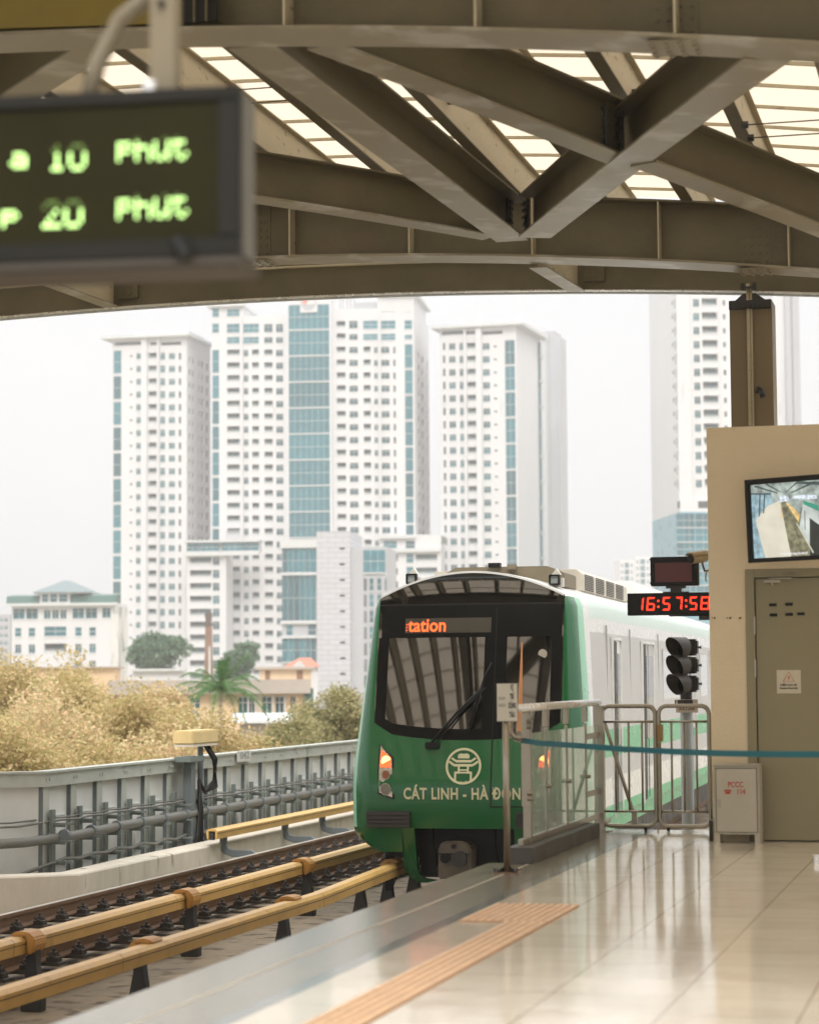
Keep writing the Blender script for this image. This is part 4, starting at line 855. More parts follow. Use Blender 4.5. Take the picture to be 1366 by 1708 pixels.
# ================================================================== TRAIN
TO = atk(773, 1478, 26.8); TO.z = -1.05; TA = rad(1.7)
tn = thing('metro_train', 'green and white metro train arriving beside the platform', 'train', (TO.x, TO.y, -1.05), TA)
FWD = 1.14                                                # half width of the flat front
def Fy(x, z):
    y = .09*(x/FWD)**2
    if z > 1.15: y += .26*(z-1.15)+.0*(z-1.15)**2+(.10*(z-3.3)**2 if z > 3.3 else 0)
    if z < .95: y += .30*(.95-z)**2
    return y
def zroof(x): return 3.735-.30*(x/1.14)**2
def fp(x, z, off=0): return Vector((x, Fy(x, z)-off, z))
def zw_bot(x): return 1.70+.11*(x/1.14)**2+(.10*max(0, -x-.9)/.24 if x < -.9 else (.10*max(0, x-.9)/.24 if x > .9 else 0))
def grid(x0, x1, zb, zt, nx, nz, off=0, m=None):
    m = m or MB(); V = []
    for j in range(nz+1):
        for i in range(nx+1):
            x = x0+(x1-x0)*i/nx; a = zb(x) if callable(zb) else zb; b = zt(x) if callable(zt) else zt
            V.append(fp(x, a+(b-a)*j/nz, off))
    m.add(V, [(j*(nx+1)+i, j*(nx+1)+i+1, (j+1)*(nx+1)+i+1, (j+1)*(nx+1)+i) for j in range(nz) for i in range(nx)]); return m
def smooth_put(name, m, mt, par):
    o = put(name, m, mt, par, smooth=True)
    bm = bmesh.new(); bm.from_mesh(o.data); bmesh.ops.remove_doubles(bm, verts=bm.verts, dist=.0005); bmesh.ops.recalc_face_normals(bm, faces=bm.faces); bm.to_mesh(o.data); bm.free()
    o.data.set_sharp_from_angle(angle=rad(40)); return o
# front mask, lower green part
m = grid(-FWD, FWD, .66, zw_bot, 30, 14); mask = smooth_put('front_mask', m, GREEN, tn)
m = grid(-FWD, FWD, zw_bot, lambda x: zroof(x), 36, 40, 0); ws = smooth_put('windscreen', m, WSH, tn)
# side and roof shell: loft from the front outline back
def outline():
    q = []
    for z in [.66, .8, .95, 1.15, 1.42, 1.77, 1.95, 2.2, 2.5, 2.8, 3.0, 3.17, 3.30]: q.append(((FWD, z), (1.45-.095*max(0, z-1.4), z), 's', (1.41-.02*max(0, z-1.9), z)))
    q.append(((FWD-.01, zroof(FWD)-.015), (1.22, 3.41), 'c', (1.36, 3.37))); q.append(((FWD-.05, zroof(FWD-.05)), (1.14, 3.485), 'r', (1.23, 3.475)))
    for x in (.95, .8, .6, .4, .2, 0): q.append(((x, zroof(x)), (x*1.08, 3.745-.262*(x*1.08/1.12)**2*1.0), 'r', (x*1.14, 3.745-.262*(x*1.14/1.2)**2)))
    return q
ol = outline(); ol = ol + [((-a[0][0], a[0][1]), (-a[1][0], a[1][1]), a[2], (-a[3][0], a[3][1])) for a in reversed(ol[:-1])]
LEN = 19.3; stat = [0, .05, .12, .22, .34, .48, .62, .95, 1.4, 2.0]; 
def shell_pt(a, s):
    (bx_, bz), (cx_, cz), k, (gx_, gz) = a; y0_ = Fy(bx_, bz)
    if s <= .48:
        t = s/.48*math.pi/2; f = math.sin(t); return Vector((bx_+(cx_-bx_)*f, y0_+.48*(1-math.cos(t)), bz+(cz-bz)*f))
    f = min(1, (s-.48)/1.52); f = f*f*(3-2*f); return Vector((cx_+(gx_-cx_)*f, y0_+(s-.48)+.48, cz+(gz-cz)*f))
ys_ = stat+[LEN]
Vv = []; MI = []
bm_ = MB(); mats_ = [WHITE, GREEN, LGREEN, SILVER, SGREEN, PGREEN]
for j in range(len(ys_)-1):
    for i in range(len(ol)-1):
        a, b = ol[i], ol[i+1]
        def P_(o_, s):
            p = shell_pt(o_, s)
            if s > 5: p.y = LEN
            return p
        zz = (a[0][1]+b[0][1])/2; s_ = (ys_[j]+ys_[j+1])/2; top = (a[2] == 'r' or b[2] == 'r')
        left = a[0][0] < 0
        if top: bm_.mi = 0
        elif s_ < (.20 if left else .34): bm_.mi = 1  # green ends sooner on the left: white there paints the sky's highlight
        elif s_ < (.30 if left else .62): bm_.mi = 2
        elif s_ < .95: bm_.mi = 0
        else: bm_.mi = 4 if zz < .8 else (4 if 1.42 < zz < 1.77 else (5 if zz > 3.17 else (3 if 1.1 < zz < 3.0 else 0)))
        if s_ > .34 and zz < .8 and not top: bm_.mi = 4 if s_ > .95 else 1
        bm_.quad(P_(a, ys_[j]), P_(b, ys_[j]), P_(b, ys_[j+1]), P_(a, ys_[j+1]))
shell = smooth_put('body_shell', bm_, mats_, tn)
m = MB(); m.add([Vector((a[3][0], LEN, a[3][1])) for a in ol], [tuple(range(len(ol)))]); put('end_wall', m, WHITE, tn)
# white rim round the black roof front
m = MB(); n = 40; o_ = []; i_ = []
for k in range(n+1):
    x = -1.13+2.26*k/n; o_.append(fp(x, zroof(x)+.004, .012)); i_.append(fp(x, zroof(x)-.022, .010))
m.ring([o_, i_], False, False); put('roof_rim', m, WHITE, tn, smooth=True)
# lower side bulges and skirts: left and right corners down to z .37
def corner(sgn):
    m = MB(); R = []
    for z in (.66, .60, .52, .45, .40, .37):
        k = (z-.37)/.29; w = 1.45-.36*max(0, 1-k)**2.2; xin = .76; row = [fp(sgn*xin, z)]
        fl = min(FWD, w-.06)
        row += [fp(sgn*(xin+(fl-xin)*t), z) for t in (.5, 1)]
        for t in (.25, .5, .75, 1): a = t*math.pi/2; row.append(Vector((sgn*(fl+(w-fl)*math.sin(a)), Fy(fl, z)+.48*(1-math.cos(a)), z)))
        row.append(Vector((sgn*w, 1.6, z))); row.append(Vector((sgn*w*.98, 2.6, z+.0))); R.append(row)
    m.ring(R, False, False); m.add([R[-1][i] for i in range(len(R[-1]))]+[Vector((sgn*.76, 2.6, .37))], [tuple(range(len(R[-1])+1))])
    smooth_put('corner_skirt', m, GREEN, tn)
    m = MB(); xo, xi = sgn*.76, sgn*.60                  # vertical guard leg with rounded toe
    pr = [(xo, .66), (xo, .16), (sgn*.70, .06), (sgn*.62, .0), (sgn*.50, .0), (sgn*.38, .03), (sgn*.52, .05), (sgn*.58, .10), (xi, .20), (xi, .66)]
    if sgn > 0: pass
    m.prism([fp(x, z, -.002) for x, z in pr], (0, .10, 0)); put('rail_guard', m, GREEN, tn)
    m = MB(); x0 = sgn*.64; x1 = sgn*1.17; zt_ = .865
    for k in range(4): m.box(min(x0, x1), max(x0, x1), Fy(0, .75)-.03+.0, .12, .675+k*.048, .675+k*.048+.036)
    m.box(min(x0, x1)+.01, max(x0, x1)-.01, Fy(0, .75)-.005, .2, .67, .862); put('buffer_pad', m, mat('ribbed_rubber', (.035, .03, .027), .6) if sgn < 0 else bpy.data.materials['ribbed_rubber'], tn)
corner(-1); corner(1)
m = MB(); m.box(-.62, .62, .5, .56, .05, .68); m.box(-1.25, 1.25, 1.6, LEN-.5, .1, .62); put('underframe', m, BLACK, tn)
# side skirt under the body
m = MB(); m.box(-1.36, -1.32, 1.7, LEN, .46, .665); m.box(1.32, 1.36, 1.7, LEN, .46, .665); put('side_skirt', m, SGREEN, tn)
# coupler
cp = MB(); xc = -.13; zc = .30
pr = [(xc-.20, zc-.24), (xc-.19, zc+.14), (xc-.13, zc+.21), (xc+.13, zc+.21), (xc+.20, zc+.14), (xc+.20, zc-.2), (xc+.12, zc-.24)]
cp.prism([(x, .10, z) for x, z in pr], (0, .4, 0)); cpo = put('coupler', cp, mat('coupler_iron', (.13, .11, .085), .7, var=.4, scale=8), tn, bevel=.02)
m = MB(); m.tube([(xc+.07, .03, zc), (xc+.07, .098, zc)], .095, 18); put('coupler_cone', m, DARK, cpo)
m = MB(); m.tube([(xc-.10, .05, zc+.01), (xc-.10, .098, zc+.01)], .06, 16); put('coupler_socket', m, BLACK, cpo)
m = MB(); m.tube([(xc+.0, .07, zc+.15), (xc+.0, .098, zc+.15)], .03, 12); m.tube([(xc-.2, .08, zc+.06), (xc+.2, .08, zc+.06)], .008, 6); put('coupler_pipe', m, BLACK, cpo)
for x in (-.42, .33, .45):
    m = MB(); m.tube([(x, .3, .66), (x+.02, .22, .45), (x+.05, .28, .25), (x+.02, .4, .15)], .017, 7); put('brake_hose', m, BLACK, tn, smooth=True)
m = MB(); m.tube([(-1.0, .55, .40), (-.98, .5, .2), (-.93, .5, .02), (-.96, .5, -.05)], .01, 6); m.box(-1.06, -.96, .5, .53, -.12, .37); put('sensor_cable', m, BLACK, tn)
# headlights
def headlight(sgn):
    def X(x): return sgn*x
    A = [(-1.05, 1.66), (-.96, 1.57), (-.865, 1.50), (-.835, 1.0), (-1.04, 1.06), (-1.055, 1.3)]
    A = [(X(x), z) for x, z in A]
    if sgn > 0: A = A[::-1]
    cx_ = sum(a[0] for a in A)/6; cz_ = sum(a[1] for a in A)/6
    m = MB(); m.add([fp(x, z, .010) for x, z in A], [tuple(range(6))]); hl = put('headlight', m, BLACK, tn); hl.name = 'headlight'
    B = [(cx_+(x-cx_)*.80, cz_+(z-cz_)*.93) for x, z in A]; m = MB(); m.add([fp(x, z, .013) for x, z in B], [tuple(range(6))]); put('reflector', m, mat('lamp_silver', (.55, .50, .42), .25, metal=.5, var=.3, scale=12) if sgn < 0 else bpy.data.materials['lamp_silver'], hl)
    for (x, z, r_, mt, nm) in ((-.955, 1.45, .060, LAMP_O, 'lit_lamp'), (-.95, 1.29, .042, mat('amber_lens', (.30, .10, .04), .3) if sgn < 0 else bpy.data.materials['amber_lens'], 'amber_lens'), (-.945, 1.12, .058, mat('clear_lens', (.20, .19, .15), .15) if sgn < 0 else bpy.data.materials['clear_lens'], 'main_lens')):
        m = MB(); c_ = fp(X(x), z, .016); m.add([c_+Vector((r_*math.cos(rad(a)), .0+.0, r_*1.1*math.sin(rad(a)))) for a in range(0, 360, 20)], [tuple(range(18))]); put(nm, m, mt, hl)
        m = MB(); m.ring([[c_+Vector((q_*math.cos(rad(a)), -.002, q_*1.1*math.sin(rad(a)))) for a in range(0, 360, 20)] for q_ in (r_, r_+.01)], True, False); put('lens_ring', m, STAIN, hl)
    m = MB(); m.add([fp(X(x), z, .0145) for x, z in ((-1.02, 1.58), (-.90, 1.50), (-.89, 1.38), (-1.02, 1.38))], [(0, 1, 2, 3)] if sgn < 0 else [(3, 2, 1, 0)]); put('glowing_back', m, emis('lamp_glow', (1, .10, .02), 1.3) if sgn < 0 else bpy.data.materials['lamp_glow'], hl)
headlight(-1); headlight(1)
# lettering and emblem
m = MB(); text_on(m, 'CÁT LINH - HÀ ĐÔNG', .185, lambda a, b: fp(-.725+a, 1.01+b, .006), .0055, 1.10, fit=1.52); put('line_name_lettering', m, TEXTC, mask)
m = MB(); ex, ez, er = 0.0, 1.395, .215
m.ring([[fp(ex+q_*math.cos(rad(a)), ez+q_*math.sin(rad(a)), .006) for a in range(0, 360, 8)] for q_ in (er, er-.028)], True, False)
def bar(x0, z0, x1, z1, w):
    d_ = Vector((x1-x0, z1-z0)); L_ = d_.length; n_ = Vector((-d_.y, d_.x))/L_*w*.62
    m.add([fp(ex+x0+n_.x, ez+z0+n_.y, .0065), fp(ex+x1+n_.x, ez+z1+n_.y, .0065), fp(ex+x1-n_.x, ez+z1-n_.y, .0065), fp(ex+x0-n_.x, ez+z0-n_.y, .0065)], [(0, 1, 2, 3)])
for s in (-1, 1):
    bar(s*.145, .095, s*.095, .06, .020); bar(s*.095, .058, 0, .058, .024); bar(s*.175, .055, s*.115, .012, .022); bar(s*.115, .010, 0, .010, .024)
    bar(s*.055, .0, s*.055, -.075, .020); bar(s*.095, -.075, s*.095, -.19, .020); bar(s*.105, -.075, s*.045, -.075, .020)
    bar(s*.065, .115, s*.045, .140, .016); bar(s*.045, .135, 0, .130, .022)
bar(-.055, -.045, .055, -.045, .014); bar(-.07, .105, .07, .105, .022); bar(-.075, -.075, .075, -.075, .016)
put('line_emblem', m, TEXTC, mask)
m = MB(); text_on(m, 'HÀ NỘI', .038, lambda a, b: fp(ex-.055+a, ez-.205+b, .007), .001, fit=.11); put('emblem_lettering', m, TEXTC, mask)
# seams of the emergency door
def strip(pts, w, mt, name, par, off=.006):
    m = MB()
    for (x0, z0), (x1, z1) in zip(pts, pts[1:]):
        n_ = max(1, int(math.hypot(x1-x0, z1-z0)/.1)); d_ = Vector((x1-x0, z1-z0)).normalized(); q = Vector((-d_.y, d_.x))*w/2
        for k in range(n_):
            a = (x0+(x1-x0)*k/n_, z0+(z1-z0)*k/n_); b = (x0+(x1-x0)*(k+1)/n_, z0+(z1-z0)*(k+1)/n_)
            m.add([fp(a[0]+q.x, a[1]+q.y, off), fp(b[0]+q.x, b[1]+q.y, off), fp(b[0]-q.x, b[1]-q.y, off), fp(a[0]-q.x, a[1]-q.y, off)], [(0, 1, 2, 3)])
    return put(name, m, mt, par)
strip([(.335, 3.28), (.335, 1.70)], .016, BLACK, 'door_seam', ws); strip([(.335, 1.70), (.335, .92), (1.12, .92)], .014, BLACK, 'door_seam', mask)
strip([(-1.13, 3.33), (1.13, 3.33)], .018, BLACK, 'panel_seam', ws)
# black surrounds: header band and pillars, matte so that they part the panes
BAND = mat('black_band', (.004, .004, .0035), .4, spec=.12)
m = grid(-1.10, 1.12, 2.93, 3.32, 30, 4, .004); put('header_band', m, BAND, ws, smooth=True)
m = grid(.20, .47, zw_bot, 2.93, 4, 10, .004); put('centre_pillar', m, BAND, ws, smooth=True)
m = grid(-1.13, -1.0, zw_bot, 2.93, 3, 10, .004); put('side_pillar', m, BAND, ws, smooth=True)
m = grid(1.0, 1.13, zw_bot, 2.93, 3, 10, .004); put('side_pillar', m, BAND, ws, smooth=True)
m = grid(-1.0, .20, zw_bot, lambda x: zw_bot(x)+.13, 12, 2, .004); put('sill_band', m, BAND, ws, smooth=True)
# seen through the panes: sun blind, desk, door curtain
m = grid(-.95, .15, 2.35, 2.90, 10, 5, .0); 
# destination display
m = grid(-.80, .27, 2.985, 3.165, 8, 3, .007); dsp = put('destination_display', m, mat('display_brown', (.05, .042, .028), .35), ws)
m = MB(); text_on(m, 'tation', .225, lambda a, b: fp(-.76+a, 3.005+b, .010), .004, fit=.475); put('display_text', m, LED_O, dsp)
m = MB()
for k in range(3): 
    c_ = fp(-.78, 3.02+k*.035, .010); m.add([c_+Vector((-.007, 0, -.007)), c_+Vector((.007, 0, -.007)), c_+Vector((.007, 0, .007)), c_+Vector((-.007, 0, .007))], [(0, 1, 2, 3)])
put('display_dot', m, LED_O, dsp)
# orange grab strip and round sticker on the door pane
m = MB(); m.add([fp(.64, 2.86, .006), fp(.655, 2.86, .006), fp(.69, 1.80, .006), fp(.62, 1.80, .006)], [(0, 1, 2, 3)]); put('orange_strip', m, mat('orange_cloth', (.50, .22, .08), .6), ws)
m = MB(); c_ = fp(.90, 2.72, .010); m.add([c_+Vector((.055*math.cos(rad(a)), .0, .055*math.sin(rad(a)))) for a in range(0, 360, 20)], [tuple(range(18))]); put('round_sticker', m, mat('sticker_cream', (.48, .45, .38), .6), ws)
m = MB(); m.add([fp(x, z, .0062) for x, z in ((-.78, 2.62), (-.75, 2.62), (-1.0, 1.95), (-1.02, 1.95))], [(0, 1, 2, 3)]); 
# wipers
for dx_, r_ in ((0, .016), (.035, .010)):
    pts = [fp(-.40+dx_*2, 1.66, .05), fp(-.10+dx_, 2.02, .06), fp(.20+dx_, 2.32, .05)]; m = MB(); m.tube(pts, r_, 7); put('wiper_arm', m, BLACK, ws, smooth=True)
m = MB(); m.tube([fp(.06, 1.85, .04), fp(.12, 2.1, .04), fp(.22, 2.45, .04), fp(.30, 2.62, .04)], .012, 6); m.tube([fp(.08, 1.85, .04), fp(.2, 2.3, .045)], .008, 6); put('wiper_blade', m, BLACK, ws, smooth=True)
m = MB(); m.box(-.47, -.30, Fy(0, 1.65)-.05, Fy(0, 1.65)+.02, 1.60, 1.68); put('wiper_base', m, BLACK, ws, bevel=.01)
# roof cameras
for x in (-.79, .99):
    o = None; m = MB(); yb_ = .82; z0 = 3.60 if x < 0 else 3.56
    w_ = .052
    m.box(x-w_-.014, x+w_+.014, yb_, yb_+.10, z0, z0+.016); m.box(x-w_-.014, x+w_+.014, yb_, yb_+.10, z0+.105, z0+.125); m.box(x-w_-.014, x-w_+.006, yb_, yb_+.1, z0, z0+.12); m.box(x+w_-.006, x+w_+.014, yb_, yb_+.1, z0, z0+.12)
    q = put('roof_camera', m, BLACK, tn, bevel=.006)
    m = MB(); m.box(x-w_, x+w_, yb_+.03, yb_+.16, z0+.012, z0+.108); put('camera_body', m, mat('camera_grey', (.32, .36, .36), .3) if x < 0 else bpy.data.materials['camera_grey'], q)
    m = MB(); m.prism([(x-.04, yb_+.06, z0+.126), (x+.07, yb_+.06, z0+.126), (x+.02, yb_+.06, z0+.20)], (0, .1, 0)); m.box(x-.05, x+.09, yb_+.12, yb_+.24, z0-.02, z0+.09); put('camera_cowl', m, mat('cowl_white', (.62, .60, .55), .4) if x < 0 else bpy.data.materials['cowl_white'], q)
# roof fairing and air conditioner
m = MB(); m.prism([(-.62, 1.6, 3.70), (-.38, 1.6, 3.83), (.78, 1.6, 3.83), (1.0, 1.6, 3.74), (1.0, 1.6, 3.56), (-.62, 1.6, 3.6)], (0, 1.0, 0)); put('roof_fairing', m, TAN, tn, bevel=.01)
m = MB(); m.box(.05, .20, 1.5, 1.62, 3.825, 3.875); put('roof_antenna', m, BLACK, tn)
m = MB(); m.box(.30, .40, 1.45, 1.6, 3.79, 3.85); put('roof_antenna', m, TAN, tn)
ac = MB(); ac.prism([(-.9, 2.75, 3.66), (-.9, 2.75, 3.84), (.98, 2.75, 3.84), (1.06, 2.75, 3.77), (1.06, 2.75, 3.55)], (0, 4.6, 0)); aco = put('air_conditioner', ac, mat('ac_beige', (.52, .48, .40), .5), tn, bevel=.01)
for k in range(4):
    m = MB(); y_ = 2.95+k*1.05; 
    for q in range(9): m.box(1.06, 1.068, y_, y_+.8, 3.575+q*.024, 3.587+q*.024)
    put('vent_grille', m, DARK, aco)
m = MB(); m.prism([(.2, 9, 3.7), (.2, 9, 3.95), (.9, 9, 3.95), (1.05, 9, 3.62)], (0, 6, 0)); put('rear_air_conditioner', m, mat('ac_white', (.66, .65, .62), .5), tn)
# side doors and windows (platform side and the other side)
for sgn in (1, -1):
    xs_ = 1.398
    def sbox(m, y0_, y1_, z0_, z1_, t0, t1):
        a, b = sgn*(xs_-t0), sgn*(xs_+t1); m.box(min(a, b), max(a, b), y0_, y1_, z0_, z1_)
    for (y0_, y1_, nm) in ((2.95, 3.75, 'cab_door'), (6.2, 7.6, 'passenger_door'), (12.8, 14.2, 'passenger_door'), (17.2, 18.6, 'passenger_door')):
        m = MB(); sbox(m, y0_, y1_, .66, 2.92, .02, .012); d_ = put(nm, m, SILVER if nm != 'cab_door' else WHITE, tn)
        m = MB(); 
        for yy in (y0_-.03, y1_): sbox(m, yy, yy+.03, .64, 2.96, .0, .03)
        sbox(m, y0_, y1_, 2.92, 2.95, 0, .035)
        put('door_surround', m, WHITE, tn)
        m = MB(); sbox(m, y0_+.5, y1_-.08, 1.55, 2.75, 0, .017); put('door_window', m, GLASSD, d_, bevel=.0)
        m = MB(); sbox(m, y0_+.0, y0_+(.42 if nm != 'cab_door' else .30), .68, 2.91, 0, .020); sbox(m, (y0_+y1_)/2-.012, (y0_+y1_)/2+.012, .7, 2.9, 0, .018); put('door_rubber_and_shade', m, BLACK, d_)  # wide black strip paints the recess shade; thin middle strip is the rubber
    for (y0_, y1_) in ((9.0, 11.5), (15.2, 16.6)):
        m = MB(); sbox(m, y0_, y1_, 1.92, 2.86, .01, .008); wdw = put('side_window', m, mat('reflecting_window', (.42, .45, .44), .1, spec=1, var=.25, scale=2) if not bpy.data.materials.get('reflecting_window') else bpy.data.materials['reflecting_window'], tn)
        m = MB(); sbox(m, y0_-.03, y0_, 1.9, 2.88, 0, .012); sbox(m, y1_, y1_+.03, 1.9, 2.88, 0, .012); sbox(m, y0_, y1_, 2.861, 2.88, 0, .012); sbox(m, y0_, y1_, 1.9, 1.919, 0, .012); put('window_frame', m, SILVER, wdw)
SEAM = mat('seam_grey', (.30, .30, .29), .6)
for yy in (2.5, 4.9, 8.4, 12.1, 14.8):
    m = MB(); m.box(1.375, 1.4045, yy, yy+.006, 1.0, 3.1); put('panel_seam', m, SEAM, tn)
# following car, a little turned with the curve
A2 = rad(2.6)
m = MB(); R2 = Matrix.Rotation(A2-TA, 3, 'Z'); rings = []
for yy in (0, 19): rings.append([R2 @ Vector((a[3][0], yy, a[3][1]))+Vector((0, LEN+.7, 0)) for a in ol])
for i in range(len(ol)-1):
    zz = (ol[i][1][1]+ol[i+1][1][1])/2; m.mi = 1 if (zz < .8 or 1.42 < zz < 1.77) else (2 if zz > 3.17 else 0)
    m.quad(rings[0][i], rings[0][i+1], rings[1][i+1], rings[1][i])
for r_ in rings: m.mi = 0; m.add(r_, [tuple(range(len(r_)))])
put('following_car', m, [SILVER, SGREEN, WHITE], tn)
m = MB(); m.box(-1.2, 1.2, LEN+.01, LEN+.69, .5, 3.4); put('gangway', m, BLACK, tn)
# ================================================================== CITY
GZ = -11.0
class Bld:
    """a building set out from photo columns at its own distance k; local x along the front, y into the block"""
    def __init__(s, name, label, cat, xl, k, yaw, ytop, px_m=None, group=None, zbase=GZ):
        s.O = atk(xl, ytop, k); s.ztop = s.O.z; s.phi = YAW+yaw; s.k = k; s.pm = k/F
        s.O.z = zbase; s.zb = zbase
        s.u = Vector((math.cos(s.phi), math.sin(s.phi), 0)); s.v = Vector((-math.sin(s.phi), math.cos(s.phi), 0))
        s.t = thing(name, label, cat, s.O, s.phi, group); s.wins = []; s.ref = Vector((s.O.x, s.O.y, 30))
    def U(s, px): return solx(s.ref, s.u, px)
    def V(s, px, U0): return solx(s.ref+s.u*U0, s.v, px)
    def Z(s, py, U0=0): return solz(s.O+s.u*U0, py)-s.zb
    def block(s, name, x0, x1, y0, y1, z0, z1, m, holes=None, side_holes=None, dep=.35):
        """walls with real openings on the front (and on the right side)"""
        b = MB()
        def face(o, d, w, n, hs):
            hs = [h for h in hs if h[0] > .02 and h[1] < w-.02 and h[2] > z0 and h[3] < z1]
            zsx = sorted({z0, z1}|{round(h[2], 3) for h in hs}|{round(h[3], 3) for h in hs})
            for za, zb in zip(zsx, zsx[1:]):
                if zb-za < .001: continue
                mid = (za+zb)/2; c = sorted([h for h in hs if h[2] < mid < h[3]]); x = 0
                for h in c+[(w, w, 0, 0)]:
                    if h[0]-x > .001: b.quad(o+d*x+Vector((0, 0, za)), o+d*h[0]+Vector((0, 0, za)), o+d*h[0]+Vector((0, 0, zb)), o+d*x+Vector((0, 0, zb)))
                    x = max(x, h[1])
            for h in hs:
                dp_ = h[4] if len(h) > 4 else dep
                P = [o+d*h[0]+Vector((0, 0, h[2])), o+d*h[1]+Vector((0, 0, h[2])), o+d*h[1]+Vector((0, 0, h[3])), o+d*h[0]+Vector((0, 0, h[3]))]
                for i in range(4): b.quad(P[i], P[(i+1) % 4], P[(i+1) % 4]+n*dp_, P[i]+n*dp_)
        face(Vector((x0, y0, 0)), Vector((1, 0, 0)), x1-x0, Vector((0, 1, 0)), [(h[0]-x0, h[1]-x0)+tuple(h[2:]) for h in (holes or [])])
        face(Vector((x1, y0, 0)), Vector((0, 1, 0)), y1-y0, Vector((-1, 0, 0)), [(h[0]-y0, h[1]-y0)+tuple(h[2:]) for h in (side_holes or [])])
        b.quad((x0, y0, z0), (x0, y1, z0), (x0, y1, z1), (x0, y0, z1)); b.quad((x0, y1, z0), (x1, y1, z0), (x1, y1, z1), (x0, y1, z1)); b.quad((x0, y0, z1), (x1, y0, z1), (x1, y1, z1), (x0, y1, z1))
        return put(name, b, m, s.t)
    def win(s, x0, x1, z0, z1, kind, y=0, side=False, X=0):
        s.wins.append((x0, x1, z0, z1, kind, y, side, X))
    def finish(s, cap=96):
        s.wins.sort(key=lambda w: -(w[1]-w[0])*(w[3]-w[2])); cache = {}; rest = {}
        for i, (x0, x1, z0, z1, kind, y, side, X) in enumerate(s.wins):
            w, h = x1-x0, z1-z0; key = (round(w, 2), round(h, 2), kind, side)
            if i < cap:
                if key in cache:
                    c = cache[key].copy(); COL.objects.link(c)
                else:
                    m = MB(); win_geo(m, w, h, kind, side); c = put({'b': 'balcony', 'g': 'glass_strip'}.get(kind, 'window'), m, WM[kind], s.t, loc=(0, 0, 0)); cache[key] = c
                c.parent = s.t; c.location = (X, x0, z0) if side else (x0, y, z0)
            else:
                m = rest.setdefault(kind, MB()); t = MB(); win_geo(t, w, h, kind, side); off = Vector((X, x0, z0)) if side else Vector((x0, y, z0))
                o_ = len(m.v); m.v += [tuple(Vector(p)+off) for p in t.v]; m.f += [tuple(o_+q for q in f) for f in t.f]; m.m += t.m
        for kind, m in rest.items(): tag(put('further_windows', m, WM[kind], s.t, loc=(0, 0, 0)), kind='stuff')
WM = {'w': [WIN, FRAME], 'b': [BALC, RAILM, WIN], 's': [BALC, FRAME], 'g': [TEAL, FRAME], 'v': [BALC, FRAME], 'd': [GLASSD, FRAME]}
wr = random.Random(5)
def win_geo(m, w, h, kind, side):
    def B(x0, x1, y0, y1, z0, z1):
        if side: m.box(-y1, -y0, x0, x1, z0, z1)
        else: m.box(x0, x1, y0, y1, z0, z1)
    if kind in 'wsvd':
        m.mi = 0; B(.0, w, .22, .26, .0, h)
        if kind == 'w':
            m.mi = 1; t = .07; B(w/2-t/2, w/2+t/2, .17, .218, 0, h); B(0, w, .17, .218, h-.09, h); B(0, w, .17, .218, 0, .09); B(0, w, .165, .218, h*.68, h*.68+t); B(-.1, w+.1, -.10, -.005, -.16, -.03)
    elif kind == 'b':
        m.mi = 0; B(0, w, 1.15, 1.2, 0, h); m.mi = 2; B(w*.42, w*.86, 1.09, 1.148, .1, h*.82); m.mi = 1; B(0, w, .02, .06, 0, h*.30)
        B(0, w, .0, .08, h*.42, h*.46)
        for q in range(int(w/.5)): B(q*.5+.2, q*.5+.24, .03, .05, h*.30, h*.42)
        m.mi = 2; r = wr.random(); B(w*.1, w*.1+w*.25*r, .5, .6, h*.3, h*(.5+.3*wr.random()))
    elif kind == 'g':
        m.mi = 0; B(0, w, .12, .16, 0, h); m.mi = 1
        n = max(1, round(w/1.6))
        for q in range(1, n): B(w*q/n-.03, w*q/n+.03, .09, .118, 0, h)
        B(0, w, .09, .118, h*.5-.05, h*.5+.05); B(-.02, w+.02, -.12, .08, -.26, -.02)
def floors(y0, pitch, n): return [y0+pitch*i for i in range(n)]
def cols(b, spec, ycs, y=0, hs=None):
    """spec: (px0, px1, kind, height px); returns holes"""
    H = []
    for yc in ycs:
        for (a, c, kd_, hp_) in spec:
            x0, x1 = b.U(a), b.U(c); z1 = b.Z(yc-hp_/2, (x0+x1)/2); z0 = z1-hp_*b.pm
            b.win(x0, x1, z0, z1, kd_, y); H.append((x0, x1, z0, z1, 1.2 if kd_ == 'b' else .26))
    return H
def scols(b, X, spec, ycs):
    H = []
    for yc in ycs:
        for (a, c, kd_, hp_) in spec:
            z1 = b.Z(yc-hp_/2, X); z0 = z1-hp_*b.pm
            b.win(a, c, z0, z1, kd_, side=True, X=X); H.append((a, c, z0, z1, .26))
    return H
# --- left tower
b = Bld('residential_tower', 'white tower with a teal glass strip down its left edge, leftmost high-rise', 'tower', 187, 592, rad(-13), 566, group='white residential towers')
U1 = b.U(311); D1 = b.V(351, U1); zt = b.Z(566)
fl = floors(593.8, 21.38, 26)
H = cols(b, [(227, 235, 'w', 10), (247, 262, 'b', 11.5), (267, 275, 'w', 12), (281.5, 291.5, 'w', 10), (298, 302, 's', 11), (216, 220.5, 'v', 3.2)], fl)
gl = floors(603.5, 42.9, 13); H += cols(b, [(188.5, 201.5, 'g', 38)], gl)
H += cols(b, [(190, 235, 'd', 6), (250, 262, 'd', 5.5), (268, 302, 'd', 5.5)], [569.5+3.2])
SH = scols(b, U1, [(D1*.10, D1*.17, 's', 10), (D1*.24, D1*.31, 's', 10), (D1*.50, D1*.56, 's', 10), (D1*.62, D1*.70, 's', 11), (D1*.82, D1*.92, 's', 12)], floors(597, 21.38, 26))
b.block('wall', 0, U1, 0, D1, 0, zt, BW, H, SH)
